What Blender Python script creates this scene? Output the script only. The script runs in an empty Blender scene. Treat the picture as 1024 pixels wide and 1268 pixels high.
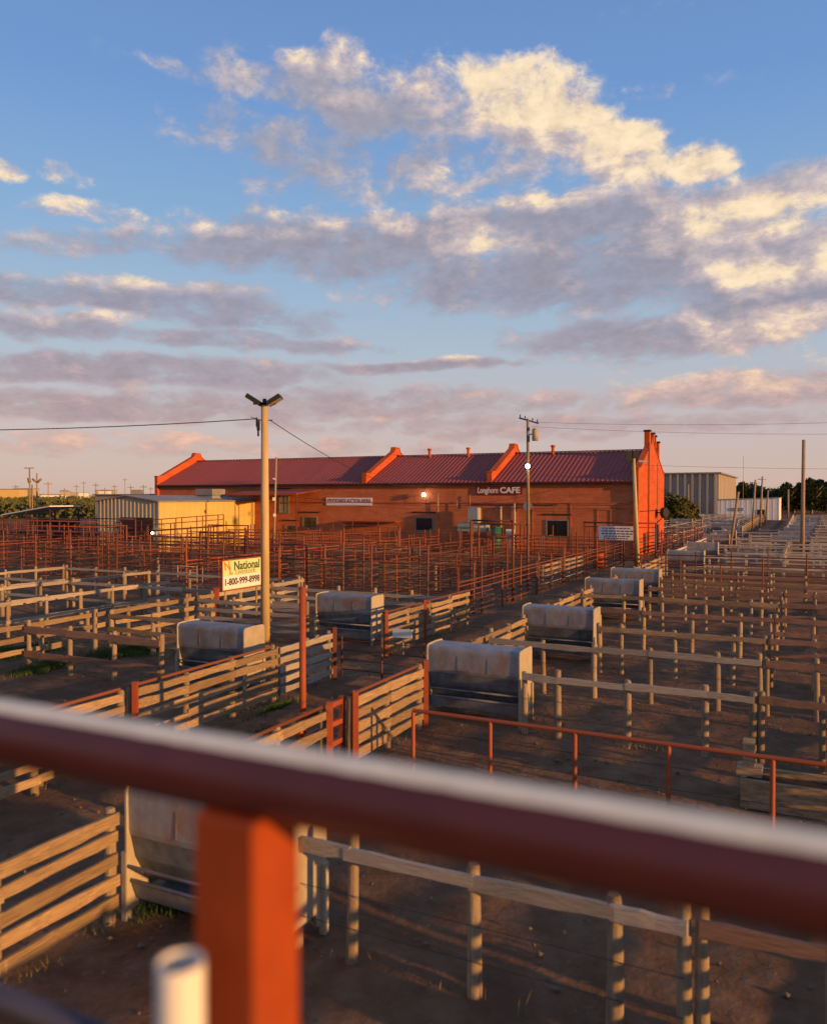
import bpy, bmesh, math, random
from mathutils import Vector, Matrix
random.seed(7)
S = bpy.context.scene
COL = S.collection
R = math.radians
TH = R(26)                      # the yard grid: u runs along the drive alley, v to its right
ST, CT = math.sin(TH), math.cos(TH)
def W(u, v, z=0.0): return Vector((u*ST + v*CT, u*CT - v*ST, z))
ANG_U, ANG_V = R(64), R(-26)

# ------------------------------------------------------------------ camera
EYE = 5.6
cam = bpy.data.cameras.new('camera'); camo = bpy.data.objects.new('camera', cam); COL.objects.link(camo)
camo.location = (0, 0, EYE); camo.rotation_euler = (R(90 - 1.03), 0, 0)
cam.sensor_fit = 'HORIZONTAL'; cam.sensor_width = 36; cam.lens = 35.16
cam.clip_start = 0.05; cam.clip_end = 9000
cam.dof.use_dof = True; cam.dof.focus_distance = 70; cam.dof.aperture_fstop = 35.16/1000/0.026
S.camera = camo

# ------------------------------------------------------------------ world
SUN_EL = 7.5; SUN_OFF = 9.0     # degrees; SUN_OFF swings the sun from +v towards -u
sd = (W(0, 1)*math.cos(R(SUN_OFF)) - W(1, 0)*math.sin(R(SUN_OFF))).normalized()
sunvec = Vector((sd.x*math.cos(R(SUN_EL)), sd.y*math.cos(R(SUN_EL)), math.sin(R(SUN_EL))))
world = bpy.data.worlds.new('World'); S.world = world; world.use_nodes = True
nt = world.node_tree; nt.nodes.clear(); NW = nt.nodes.new; LK = nt.links.new
def setin(sock, v):
    if isinstance(v, bpy.types.NodeSocket): sock.id_data.links.new(v, sock)
    else: sock.default_value = v
def math_(tree, op, a, b=None, clamp=False):
    n = tree.nodes.new('ShaderNodeMath'); n.operation = op; n.use_clamp = clamp
    setin(n.inputs[0], a)
    if b is not None: setin(n.inputs[1], b)
    return n.outputs[0]
def maprange(tree, v, a, b, c=0.0, d=1.0, kind='SMOOTHSTEP'):
    n = tree.nodes.new('ShaderNodeMapRange'); n.interpolation_type = kind
    setin(n.inputs[0], v)
    for i, x in enumerate((a, b, c, d)): setin(n.inputs[1+i], x)
    return n.outputs[0]
def mixc(tree, f, a, b, mode='MIX'):
    n = tree.nodes.new('ShaderNodeMix'); n.data_type = 'RGBA'; n.blend_type = mode
    setin(n.inputs[0], f); setin(n.inputs[6], a); setin(n.inputs[7], b)
    return n.outputs[2]
def ramp(tree, v, stops):
    n = tree.nodes.new('ShaderNodeValToRGB'); cr = n.color_ramp
    while len(cr.elements) < len(stops): cr.elements.new(0.5)
    for e, (p, c) in zip(cr.elements, stops): e.position = p; e.color = (*c, 1)
    setin(n.inputs[0], v); return n.outputs[0]
def ae(px, py):                 # bearing and elevation in degrees of a spot of sky
    a = math.atan2(px-512, 1000); h = math.hypot(px-512, 1000)
    return math.degrees(a), math.degrees(math.atan2(616-py, h))
tc = NW('ShaderNodeTexCoord'); sx = NW('ShaderNodeSeparateXYZ'); LK(tc.outputs['Generated'], sx.inputs[0])
az = math_(nt, 'MULTIPLY', math_(nt, 'ARCTAN2', sx.outputs[0], sx.outputs[1]), 57.2958)
el = math_(nt, 'MULTIPLY', math_(nt, 'ARCSINE', sx.outputs[2]), 57.2958)
cx = NW('ShaderNodeCombineXYZ'); LK(az, cx.inputs[0]); LK(el, cx.inputs[1]); P = cx.outputs[0]
sky = NW('ShaderNodeTexSky'); sky.sky_type = 'NISHITA'; sky.sun_disc = False
sky.sun_elevation = R(SUN_EL); sky.sun_rotation = math.atan2(sunvec.x, sunvec.y)
skyc = NW('ShaderNodeVectorMath'); skyc.operation = 'SCALE'; LK(sky.outputs[0], skyc.inputs[0]); skyc.inputs['Scale'].default_value = 0.10
grad = ramp(nt, maprange(nt, el, -2, 60, kind='LINEAR'), [
    (0.00, (.48, .34, .30)), (0.05, (.55, .40, .35)), (0.12, (.49, .42, .44)), (0.20, (.36, .44, .53)),
    (0.32, (.22, .37, .58)), (0.45, (.145, .28, .56)), (0.60, (.12, .225, .48)), (1.0, (.12, .20, .38))])
base = mixc(nt, 0.12, grad, skyc.outputs[0])
# cloud banks: (px, py, half width, half height, tilt, weight) seen from the catwalk
BANKS = [(270, 95, 90, 18, -8, .42), (370, 110, 110, 34, -8, .7), (450, 120, 130, 60, -10, .85), (520, 130, 110, 52, -14, .8), (660, 145, 110, 66, -18, 1.1), (760, 190, 90, 46, -22, 1.05),
         (862, 208, 46, 26, 10, 1.0), (400, 190, 180, 50, -8, .62), (540, 215, 230, 46, 4, .62), (803, 118, 26, 14, 0, .42),
         (640, 285, 330, 44, 4, 1.0), (880, 275, 170, 48, 8, 1.1), (950, 350, 140, 90, 0, 1.1), (720, 340, 300, 52, 0, 1.0),
         (420, 310, 260, 46, 2, .9), (120, 362, 240, 24, 2, .9), (270, 385, 150, 30, -4, .8), (860, 415, 260, 32, 0, .95), (180, 300, 170, 22, 4, .6),
         (85, 225, 40, 16, 0, .6), (100, 262, 90, 16, 0, .6), (0, 215, 30, 12, 0, .7), (80, 405, 130, 20, 0, .8), (300, 425, 200, 15, -2, .8), (520, 455, 130, 9, 2, 1.0),
         (150, 462, 330, 24, 0, .9), (150, 508, 330, 22, 0, .85), (500, 500, 380, 22, 0, .72), (930, 482, 230, 22, 0, .85),
         (700, 528, 400, 18, 0, .66), (250, 553, 420, 14, 0, .55)]
LIT = [(655, 125, 120, 52, -22, 1.15), (760, 175, 90, 42, -22, 1.15), (480, 90, 130, 22, -12, .8), (862, 208, 50, 30, 0, 1.0), (300, 92, 120, 20, -6, .3),
       (600, 305, 55, 16, 0, .8), (950, 262, 120, 26, 6, 1.1), (930, 335, 70, 26, 0, 1.0), (965, 410, 90, 26, 0, .9), (1010, 320, 40, 26, 0, 1.0), (700, 243, 200, 12, 3, .7),
       (90, 240, 120, 30, 0, .7), (120, 395, 60, 10, 0, .7), (150, 545, 200, 12, 0, .6), (880, 476, 220, 14, 0, .7), (540, 225, 90, 12, 4, .5), (130, 345, 110, 7, 0, .6), (430, 277, 120, 8, 0, .5), (230, 285, 120, 8, 0, .5), (520, 445, 100, 5, 0, .5)]
def blobs(vec, items, soft=1.45, hard=.45):
    tot = None
    for (px, py, w, h, t, k) in items:
        a, e = ae(px, py); a2, _ = ae(px+w, py); a1, _ = ae(px-w, py); _, e2 = ae(px, py-h); _, e1 = ae(px, py+h)
        m = NW('ShaderNodeMapping'); m.vector_type = 'TEXTURE'; LK(vec, m.inputs['Vector'])
        m.inputs['Location'].default_value = (a, e, 0); m.inputs['Rotation'].default_value = (0, 0, R(t))
        m.inputs['Scale'].default_value = ((a2-a1)/2, (e2-e1)/2, 1)
        l = NW('ShaderNodeVectorMath'); l.operation = 'LENGTH'; LK(m.outputs[0], l.inputs[0])
        g = maprange(nt, l.outputs['Value'], hard, soft, k, 0.0)
        tot = g if tot is None else math_(nt, 'MAXIMUM', tot, g)
    return tot
# flattening towards the horizon
def stretch(vec, oa=0.0, oe=0.0):
    s = NW('ShaderNodeSeparateXYZ'); LK(vec, s.inputs[0])
    e = math_(nt, 'ADD', s.outputs[1], oe)
    q = math_(nt, 'POWER', math_(nt, 'MAXIMUM', math_(nt, 'ADD', e, 4.0), 0.5), 0.62)
    c = NW('ShaderNodeCombineXYZ'); LK(math_(nt, 'MULTIPLY', math_(nt, 'ADD', s.outputs[0], oa), 0.20), c.inputs[0])
    LK(math_(nt, 'MULTIPLY', q, 1.7), c.inputs[1]); return c.outputs[0]
def fbm(vec, scale, detail=8, rough=.6, dist=0.0, z=0.0):
    n = NW('ShaderNodeTexNoise'); n.noise_dimensions = '3D'; LK(vec, n.inputs['Vector'])
    n.inputs['Scale'].default_value = scale; n.inputs['Detail'].default_value = detail
    n.inputs['Roughness'].default_value = rough; n.inputs['Distortion'].default_value = dist
    return n.outputs[0]
warp = NW('ShaderNodeTexNoise'); LK(stretch(P), warp.inputs['Vector']); warp.inputs['Scale'].default_value = .8; warp.inputs['Detail'].default_value = 3
wv = NW('ShaderNodeVectorMath'); wv.operation = 'MULTIPLY_ADD'; LK(warp.outputs['Color'], wv.inputs[0]); wv.inputs[1].default_value = (4.5, 2.2, 0)
pw = NW('ShaderNodeVectorMath'); pw.operation = 'ADD'; LK(P, pw.inputs[0]); pw.inputs[1].default_value = (-2.25, -1.1, 0); LK(pw.outputs[0], wv.inputs[2])
PW = wv.outputs[0]
n0 = fbm(stretch(P), 1.35, 10, .62, .25)
n1 = fbm(stretch(P, 1.0, .9), 1.35, 10, .62, .25)
nb = fbm(stretch(P, 40, 0), .55, 5, .55, 0)
side = maprange(nt, math_(nt, 'ABSOLUTE', math_(nt, 'SUBTRACT', az, 0.0)), 27, 45)      # the open sky elsewhere
gen = math_(nt, 'MULTIPLY', maprange(nt, nb, .42, .62), math_(nt, 'ADD', math_(nt, 'MULTIPLY', side, .8), .12))
gen = math_(nt, 'MULTIPLY', gen, maprange(nt, el, 70, 30))
mask = math_(nt, 'MAXIMUM', blobs(PW, BANKS), gen)
nf = fbm(stretch(P), 4.2, 6, .6, .2, 0)
dens = math_(nt, 'ADD', mask, math_(nt, 'MULTIPLY', math_(nt, 'SUBTRACT', n0, .43), 2.3))
dens = math_(nt, 'ADD', dens, math_(nt, 'MULTIPLY', math_(nt, 'SUBTRACT', nf, .5), .55))
alpha = math_(nt, 'MULTIPLY', maprange(nt, dens, .34, 1.05), maprange(nt, mask, .02, .22))
lit = math_(nt, 'ADD', math_(nt, 'MULTIPLY', math_(nt, 'SUBTRACT', n0, n1), 1.9), math_(nt, 'MULTIPLY', blobs(PW, LIT, 2.4, 0.0), .95))
lit = math_(nt, 'ADD', lit, math_(nt, 'MULTIPLY', math_(nt, 'SUBTRACT', .95, dens), .30))
lit = math_(nt, 'ADD', lit, math_(nt, 'MULTIPLY', math_(nt, 'SUBTRACT', nf, .5), .35))
lit = maprange(nt, lit, .0, 1.0)
lowf = maprange(nt, el, 2, 14)
shade = mixc(nt, lowf, (.42, .30, .29, 1), (.285, .295, .375, 1))
shade = mixc(nt, maprange(nt, dens, .8, 1.7), shade, mixc(nt, lowf, (.31, .24, .27, 1), (.245, .23, .285, 1)))
litc = mixc(nt, lowf, (.66, .40, .30, 1), mixc(nt, maprange(nt, lit, .55, 1.0), (.62, .49, .45, 1), (.78, .62, .43, 1)))
cloud = mixc(nt, lit, shade, litc)
texv = NW('ShaderNodeVectorMath'); texv.operation = 'SCALE'; LK(cloud, texv.inputs[0]); LK(maprange(nt, math_(nt, 'ADD', math_(nt, 'MULTIPLY', nf, .6), math_(nt, 'MULTIPLY', n0, .4)), .36, .62, .88, 1.08), texv.inputs['Scale']); cloud = texv.outputs[0]
skyall = mixc(nt, alpha, base, cloud)
bg = NW('ShaderNodeBackground'); LK(skyall, bg.inputs[0]); bg.inputs[1].default_value = 0.86
wo = NW('ShaderNodeOutputWorld'); LK(bg.outputs[0], wo.inputs[0])
world.cycles.sampling_method = 'MANUAL'; world.cycles.sample_map_resolution = 512

sl = bpy.data.lights.new('sun', 'SUN'); so = bpy.data.objects.new('sun', sl); COL.objects.link(so)
sl.energy = 4.2; sl.angle = R(0.9); sl.color = (1.0, .51, .155)
so.rotation_euler = sunvec.to_track_quat('Z', 'Y').to_euler(); so.location = (30, -20, 40)
S.view_settings.view_transform = 'Standard'; S.view_settings.look = 'None'
S.view_settings.exposure = 0.5; S.view_settings.gamma = 1; S.view_settings.use_curve_mapping = False

# ------------------------------------------------------------------ materials
def mat(name, cols, rough=.8, metal=0.0, scale=(1, 1, 1), nscale=6, detail=6, bump=.2, space='Object', vary=.25,
        spec=.3, spots=None, spotlvl=(.55, .68), spotscale=3, bdist=.02):
    m = bpy.data.materials.new(name); m.use_nodes = True; t = m.node_tree
    b = t.nodes['Principled BSDF']; b.inputs['Roughness'].default_value = rough; b.inputs['Metallic'].default_value = metal
    b.inputs['Specular IOR Level'].default_value = spec
    if space == 'World': src = t.nodes.new('ShaderNodeNewGeometry').outputs['Position']
    else: src = t.nodes.new('ShaderNodeTexCoord').outputs['Object']
    oi = t.nodes.new('ShaderNodeObjectInfo')
    mp = t.nodes.new('ShaderNodeMapping'); t.links.new(src, mp.inputs[0]); mp.inputs['Scale'].default_value = scale
    if space != 'World':
        off = t.nodes.new('ShaderNodeVectorMath'); off.operation = 'SCALE'; off.inputs[0].default_value = (37, 53, 71)
        t.links.new(oi.outputs['Random'], off.inputs['Scale']); t.links.new(off.outputs[0], mp.inputs['Location'])
    n = t.nodes.new('ShaderNodeTexNoise'); t.links.new(mp.outputs[0], n.inputs['Vector'])
    n.inputs['Scale'].default_value = nscale; n.inputs['Detail'].default_value = detail; n.inputs['Roughness'].default_value = .65
    k = len(cols)
    c = ramp(t, n.outputs[0], [(.3 + .4*i/max(k-1, 1), cc) for i, cc in enumerate(cols)]) if k > 1 else None
    if c is None:
        rgb = t.nodes.new('ShaderNodeRGB'); rgb.outputs[0].default_value = (*cols[0], 1); c = rgb.outputs[0]
    if spots:
        n2 = t.nodes.new('ShaderNodeTexNoise'); t.links.new(mp.outputs[0], n2.inputs['Vector'])
        n2.inputs['Scale'].default_value = spotscale; n2.inputs['Detail'].default_value = 8; n2.inputs['Roughness'].default_value = .7
        c = mixc(t, maprange(t, n2.outputs[0], *spotlvl), c, (*spots, 1))
    if vary:
        hs = t.nodes.new('ShaderNodeHueSaturation'); t.links.new(c, hs.inputs['Color'])
        setin(hs.inputs['Value'], maprange(t, oi.outputs['Random'], 0, 1, 1-vary, 1+vary, 'LINEAR'))
        c = hs.outputs[0]
    t.links.new(c, b.inputs['Base Color'])
    if bump:
        bp = t.nodes.new('ShaderNodeBump'); t.links.new(n.outputs[0], bp.inputs['Height'])
        bp.inputs['Strength'].default_value = bump; bp.inputs['Distance'].default_value = bdist
        t.links.new(bp.outputs[0], b.inputs['Normal'])
    return m
def emit(name, c, s):
    m = bpy.data.materials.new(name); m.use_nodes = True; b = m.node_tree.nodes['Principled BSDF']
    b.inputs['Base Color'].default_value = (*c, 1); b.inputs['Emission Color'].default_value = (*c, 1); b.inputs['Emission Strength'].default_value = s
    return m
WOOD = mat('weathered_wood', [(.12, .07, .036), (.28, .185, .10), (.42, .295, .175)], scale=(1.2, 9, 5), nscale=3, bump=.5, vary=.3)
CHALK = mat('chalky_old_wood', [(.30, .25, .19), (.46, .40, .32), (.56, .50, .42)], scale=(.4, 3, 3), nscale=1, bump=.1, vary=.2)
WOODR = mat('reddish_wood', [(.13, .065, .04), (.24, .125, .08), (.30, .19, .13)], scale=(1.2, 9, 5), nscale=3, bump=.5, vary=.25)
PALE = mat('bleached_wood', [(.19, .15, .115), (.33, .27, .21), (.45, .385, .31)], scale=(1.2, 9, 5), nscale=3, bump=.4, vary=.2)
POST = mat('post_wood', [(.12, .08, .045), (.27, .195, .12), (.38, .295, .20)], scale=(6, 6, 1.5), nscale=3, bump=.6, vary=.25)
RUST = mat('rusty_steel', [(.09, .028, .016), (.18, .055, .027), (.13, .05, .03)], rough=.75, scale=(2, 4, 4), nscale=5, bump=.15, vary=.3)
RUSTL = mat('faded_red_pipe', [(.22, .05, .02), (.36, .085, .03), (.28, .09, .045)], rough=.7, scale=(2, 4, 4), nscale=5, bump=.1, vary=.1)
RUSTD = mat('dark_rusty_steel', [(.09, .026, .014), (.18, .05, .022), (.12, .045, .03)], rough=.75, scale=(2, 4, 4), nscale=5, bump=.15, vary=.3)
REDP = mat('orange_red_paint', [(.27, .055, .018), (.35, .075, .022)], rough=.6, nscale=8, bump=.05, vary=.12, spots=(.16, .06, .04))
GALV = mat('galvanised_sheet', [(.15, .155, .17), (.24, .245, .26), (.31, .31, .31)], rough=.55, metal=.35, nscale=2.2, bump=.05, vary=.15,
           spots=(.27, .15, .09), spotlvl=(.48, .72), spotscale=2.0, scale=(1, 1, .6))
GALVD = mat('dark_hopper_sheet', [(.07, .078, .082), (.14, .15, .155), (.20, .20, .20)], rough=.6, metal=.3, nscale=3, bump=.05, vary=.2)  # darker grey than the hood sheet
ENDP = mat('end_plate_paint', [(.33, .27, .19), (.43, .36, .26)], rough=.6, nscale=4, bump=.05, vary=.1, spots=(.25, .13, .07), spotlvl=(.6, .75))
DIRT = mat('dirt_ground', [(.13, .066, .034), (.20, .108, .060), (.26, .155, .092)], rough=1, nscale=1.6, detail=14, bump=1.0, space='World', vary=0,
           spec=.1, spots=(.13, .072, .042), spotlvl=(.45, .7), spotscale=.16, bdist=.22)
CLOD = mat('clod', [(.07, .05, .035), (.20, .16, .12)], rough=1, nscale=2, bump=.2, space='World', vary=0)
def brick_mat(name, a, b, mortar, pale):
    m = bpy.data.materials.new(name); m.use_nodes = True; t = m.node_tree; bs = t.nodes['Principled BSDF']
    bs.inputs['Roughness'].default_value = .9; bs.inputs['Specular IOR Level'].default_value = .15
    o = t.nodes.new('ShaderNodeTexCoord').outputs['Object']
    s = t.nodes.new('ShaderNodeSeparateXYZ'); t.links.new(o, s.inputs[0])
    c = t.nodes.new('ShaderNodeCombineXYZ'); t.links.new(math_(t, 'ADD', s.outputs[0], s.outputs[1]), c.inputs[0]); t.links.new(s.outputs[2], c.inputs[1])
    br = t.nodes.new('ShaderNodeTexBrick'); t.links.new(c.outputs[0], br.inputs['Vector']); br.inputs['Scale'].default_value = 1
    br.inputs['Brick Width'].default_value = .24; br.inputs['Row Height'].default_value = .085; br.inputs['Mortar Size'].default_value = .008
    br.inputs['Color1'].default_value = (*a, 1); br.inputs['Color2'].default_value = (*b, 1); br.inputs['Mortar'].default_value = (*mortar, 1)
    def nz(sc, mpv, d=6):
        mp = t.nodes.new('ShaderNodeMapping'); t.links.new(c.outputs[0], mp.inputs[0]); mp.inputs['Scale'].default_value = mpv
        n = t.nodes.new('ShaderNodeTexNoise'); t.links.new(mp.outputs[0], n.inputs['Vector']); n.inputs['Scale'].default_value = sc
        n.inputs['Detail'].default_value = d; n.inputs['Roughness'].default_value = .7; return n.outputs[0]
    streak = nz(1, (.45, 1.5, 1)); patch = nz(1, (.16, .35, 1)); grime = nz(1, (.9, .3, 1))
    col = mixc(t, maprange(t, streak, .35, .7), br.outputs[0], (a[0]*.7, a[1]*.62, a[2]*.62, 1))
    col = mixc(t, math_(t, 'MULTIPLY', maprange(t, patch, .56, .72), .55), col, (*pale, 1))
    col = mixc(t, math_(t, 'MULTIPLY', maprange(t, grime, .52, .8), .6), col, (.09, .035, .02, 1))
    t.links.new(col, bs.inputs['Base Color'])
    bp = t.nodes.new('ShaderNodeBump'); t.links.new(br.outputs[1], bp.inputs['Height']); bp.inputs['Strength'].default_value = .5; bp.inputs['Distance'].default_value = -.01
    t.links.new(bp.outputs[0], bs.inputs['Normal']); return m
BRICK = brick_mat('red_brick', (.62, .185, .068), (.52, .14, .054), (.30, .17, .11), (.38, .18, .11))
BRICKP = brick_mat('painted_red_brick', (.62, .115, .028), (.50, .09, .026), (.40, .12, .05), (.58, .16, .05))
ROOF = mat('red_metal_roof', [(.25, .058, .046), (.31, .073, .058)], rough=.65, metal=.0, nscale=.8, scale=(1.6, .12, .12), bump=0, vary=0, spec=.2, spots=(.25, .07, .055), spotlvl=(.5, .7), spotscale=.6)
DARKT = mat('dark_trim', [(.05, .02, .015)], rough=.7, bump=0, vary=0)
YEL = mat('cream_sheet', [(.56, .38, .12), (.62, .43, .15)], rough=.6, nscale=.5, bump=0, vary=.05)
TANS = mat('tan_sheet', [(.36, .30, .20), (.43, .36, .25)], rough=.65, nscale=.8, bump=0, vary=.05)
GREYR = mat('grey_roof_sheet', [(.20, .18, .16), (.28, .25, .22)], rough=.6, nscale=.6, bump=0, vary=.1)
WHITE = mat('white_paint', [(.62, .59, .55), (.75, .72, .68)], rough=.6, nscale=2, bump=0, vary=.05)
CREAM = mat('cream_top_finish', [(.74, .66, .48), (.86, .78, .60)], rough=.55, nscale=14, bump=.1, vary=0, spots=(.55, .45, .32), spotlvl=(.6, .75))
MAROON = mat('maroon_pipe_paint', [(.072, .013, .011), (.10, .019, .015)], rough=.42, nscale=5, bump=.04, vary=0, spec=.5, spots=(.14, .032, .018), spotlvl=(.62, .76), spotscale=5)
POSTP = mat('orange_brown_post_paint', [(.25, .040, .006), (.33, .056, .008)], rough=.55, nscale=6, bump=.04, vary=0, spots=(.27, .06, .022), spotlvl=(.55, .72), spotscale=4)
PVC = mat('pvc', [(.74, .70, .62), (.80, .76, .68)], rough=.4, nscale=3, bump=0, vary=0)
BLUEST = mat('blue_grey_steel', [(.06, .065, .10), (.09, .09, .13)], rough=.45, metal=.5, nscale=3, bump=0, vary=0)
GLASS = mat('dark_window_glass', [(.012, .014, .018)], rough=.12, bump=0, vary=0, spec=.6)
CONC = mat('concrete', [(.16, .14, .12), (.27, .24, .21)], rough=.9, nscale=3, bump=.3, vary=.1)
POLEW = mat('utility_pole_wood', [(.22, .15, .09), (.36, .26, .16)], rough=.9, scale=(5, 5, .6), nscale=2, bump=.3, vary=.2)
POLEY = mat('buff_light_pole', [(.42, .30, .14), (.55, .40, .20)], rough=.8, scale=(3, 3, .5), nscale=1.5, bump=.2, vary=0, spots=(.33, .22, .12), spotlvl=(.6, .8))
BLACK = mat('black_metal', [(.02, .02, .022)], rough=.5, bump=0, vary=0)
GREYM = mat('grey_metal', [(.25, .26, .27), (.34, .35, .35)], rough=.5, metal=.3, nscale=4, bump=0, vary=.1)
GREENP = mat('green_plastic', [(.02, .12, .07)], rough=.5, bump=0, vary=0)
TEAL = mat('grey_green_paint', [(.20, .25, .22), (.28, .33, .30)], rough=.6, nscale=2, bump=0, vary=0)
SIGNR = mat('dark_red_sign', [(.20, .018, .014)], rough=.6, bump=0, vary=0)
SIGNY = mat('pale_yellow_print', [(.72, .66, .34)], rough=.6, bump=0, vary=0)
SIGNW = mat('pale_pink_print', [(.82, .72, .68)], rough=.6, bump=0, vary=0)
INKG = mat('green_print', [(.05, .12, .04)], rough=.7, bump=0, vary=0)
INKB = mat('dark_print', [(.05, .04, .05)], rough=.7, bump=0, vary=0)
INKR = mat('maroon_print', [(.22, .03, .05)], rough=.7, bump=0, vary=0)
INKO = mat('orange_print', [(.70, .22, .04)], rough=.7, bump=0, vary=0)
LAMPON = emit('lit_lamp', (1.0, .93, .80), 14)
LAMPG = mat('floodlight_lens', [(.50, .40, .25)], rough=.3, bump=0, vary=0)
def leafmat(name, a, b):
    m = bpy.data.materials.new(name); m.use_nodes = True; t = m.node_tree; bs = t.nodes['Principled BSDF']
    bs.inputs['Roughness'].default_value = .8; bs.inputs['Specular IOR Level'].default_value = .1
    g = t.nodes.new('ShaderNodeNewGeometry'); n = t.nodes.new('ShaderNodeTexNoise'); t.links.new(g.outputs['Position'], n.inputs['Vector']); n.inputs['Scale'].default_value = .7
    n.inputs['Detail'].default_value = 4
    t.links.new(ramp(t, n.outputs[0], [(.35, a), (.65, b)]), bs.inputs['Base Color']); return m
LEAF = leafmat('dark_leaves', (.030, .042, .014), (.075, .085, .030))
LEAFY = leafmat('olive_leaves', (.07, .075, .022), (.13, .12, .04))
GRASS = leafmat('grass_blades', (.045, .075, .018), (.09, .13, .035))

# ------------------------------------------------------------------ tagging and meshes
def tag(o, label=None, cat=None, group=None, kind=None):
    if label: o['label'] = label
    if cat: o['category'] = cat
    if group: o['group'] = group
    if kind: o['kind'] = kind
    return o
def thing(name, loc, rz=0.0, label=None, cat=None, group=None):
    o = bpy.data.objects.new(name, None); COL.objects.link(o); o.location = loc; o.rotation_euler = (0, 0, rz); o.empty_display_size = .2
    return tag(o, label, cat, group)
def link(name, me, parent=None, loc=(0, 0, 0), rot=(0, 0, 0), scale=(1, 1, 1)):
    o = bpy.data.objects.new(name, me); COL.objects.link(o); o.parent = parent
    o.location = loc; o.rotation_euler = rot; o.scale = scale; return o
class MB:
    def __init__(s): s.bm = bmesh.new()
    def box(s, a, b, jit=0):
        x0, y0, z0 = a; x1, y1, z1 = b
        v = [s.bm.verts.new((x, y, z)) for x in (x0, x1) for y in (y0, y1) for z in (z0, z1)]
        for f in ((0, 1, 3, 2), (4, 6, 7, 5), (0, 4, 5, 1), (2, 3, 7, 6), (0, 2, 6, 4), (1, 5, 7, 3)): s.bm.faces.new([v[i] for i in f])
        return s
    def tube(s, p, q, r0, r1=None, n=8, caps=True):
        p, q = Vector(p), Vector(q); r1 = r0 if r1 is None else r1; d = (q-p).normalized()
        a = d.orthogonal().normalized(); b = d.cross(a)
        A = [s.bm.verts.new(p + (a*math.cos(t)+b*math.sin(t))*r0) for t in [2*math.pi*i/n for i in range(n)]]
        B = [s.bm.verts.new(q + (a*math.cos(t)+b*math.sin(t))*r1) for t in [2*math.pi*i/n for i in range(n)]]
        for i in range(n):
            f = s.bm.faces.new((A[i], A[(i+1) % n], B[(i+1) % n], B[i])); f.smooth = True
        if caps: s.bm.faces.new(A[::-1]); s.bm.faces.new(B)
        return s
    def prism(s, pts, axis, a, b):          # pts: 2-D polygon; extruded along axis 0 or 1
        def mk(p, t): return (t, p[0], p[1]) if axis == 0 else (p[0], t, p[1])
        A = [s.bm.verts.new(mk(p, a)) for p in pts]; B = [s.bm.verts.new(mk(p, b)) for p in pts]
        s.bm.faces.new(A[::-1]); s.bm.faces.new(B); n = len(pts)
        for i in range(n): s.bm.faces.new((A[i], A[(i+1) % n], B[(i+1) % n], B[i]))
        return s
    def quad(s, *pts): s.bm.faces.new([s.bm.verts.new(p) for p in pts]); return s
    def mesh(s, name, m, recalc=True):
        if recalc: bmesh.ops.recalc_face_normals(s.bm, faces=s.bm.faces)
        me = bpy.data.meshes.new(name); s.bm.to_mesh(me); s.bm.free(); me.materials.append(m); return me
    def build(s, name, m, parent=None, loc=(0, 0, 0), rot=(0, 0, 0), bevel=0):
        if bevel: bmesh.ops.bevel(s.bm, geom=list(s.bm.edges), offset=bevel, segments=1, affect='EDGES')
        return link(name, s.mesh(name, m), parent, loc, rot)
_c = {}
def board_mesh(m, k):                       # unit length on x, slightly warped; 44 triangles
    key = ('b', m.name, k)
    if key not in _c:
        rnd = random.Random(k*17+3); bm = bmesh.new(); rings = []
        for i in range(6):
            x = i/5; w = (.5 + rnd.uniform(-.07, .05)); dz = rnd.uniform(-.045, .045); dy = rnd.uniform(-.08, .08)
            rings.append([bm.verts.new((x, sy*.5+dy, sz*w+dz)) for sy, sz in ((-1, -1), (1, -1), (1, 1), (-1, 1))])
        for a, b in zip(rings, rings[1:]):
            for i in range(4): bm.faces.new((a[i], a[(i+1) % 4], b[(i+1) % 4], b[i]))
        bm.faces.new(rings[0][::-1]); bm.faces.new(rings[-1])
        bmesh.ops.recalc_face_normals(bm, faces=bm.faces)
        me = bpy.data.meshes.new('board'); bm.to_mesh(me); bm.free(); me.materials.append(m); _c[key] = me
    return _c[key]
def post_mesh(m, k, n=8):
    key = ('p', m.name, k, n)
    if key not in _c:
        rnd = random.Random(k*31+5); bm = bmesh.new(); rings = []
        for z, r in ((0, .54), (.5, .5), (.97, .47), (1.0, .38)):
            ox, oy = rnd.uniform(-.06, .06), rnd.uniform(-.06, .06)
            rings.append([bm.verts.new((ox+r*math.cos(2*math.pi*i/n+.3)*rnd.uniform(.92, 1.06), oy+r*math.sin(2*math.pi*i/n+.3)*rnd.uniform(.92, 1.06), z)) for i in range(n)])
        for a, b in zip(rings, rings[1:]):
            for i in range(n):
                f = bm.faces.new((a[i], a[(i+1) % n], b[(i+1) % n], b[i])); f.smooth = True
        bm.faces.new(rings[-1])
        me = bpy.data.meshes.new('post'); bm.to_mesh(me); bm.free(); me.materials.append(m); _c[key] = me
    return _c[key]
def pipe_mesh(m, n=8, vertical=False):
    key = ('t', m.name, n, vertical)
    if key not in _c:
        _c[key] = MB().tube((0, 0, 0), (0, 0, 1) if vertical else (1, 0, 0), .5, n=n).mesh('pipe', m)
    return _c[key]

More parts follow.
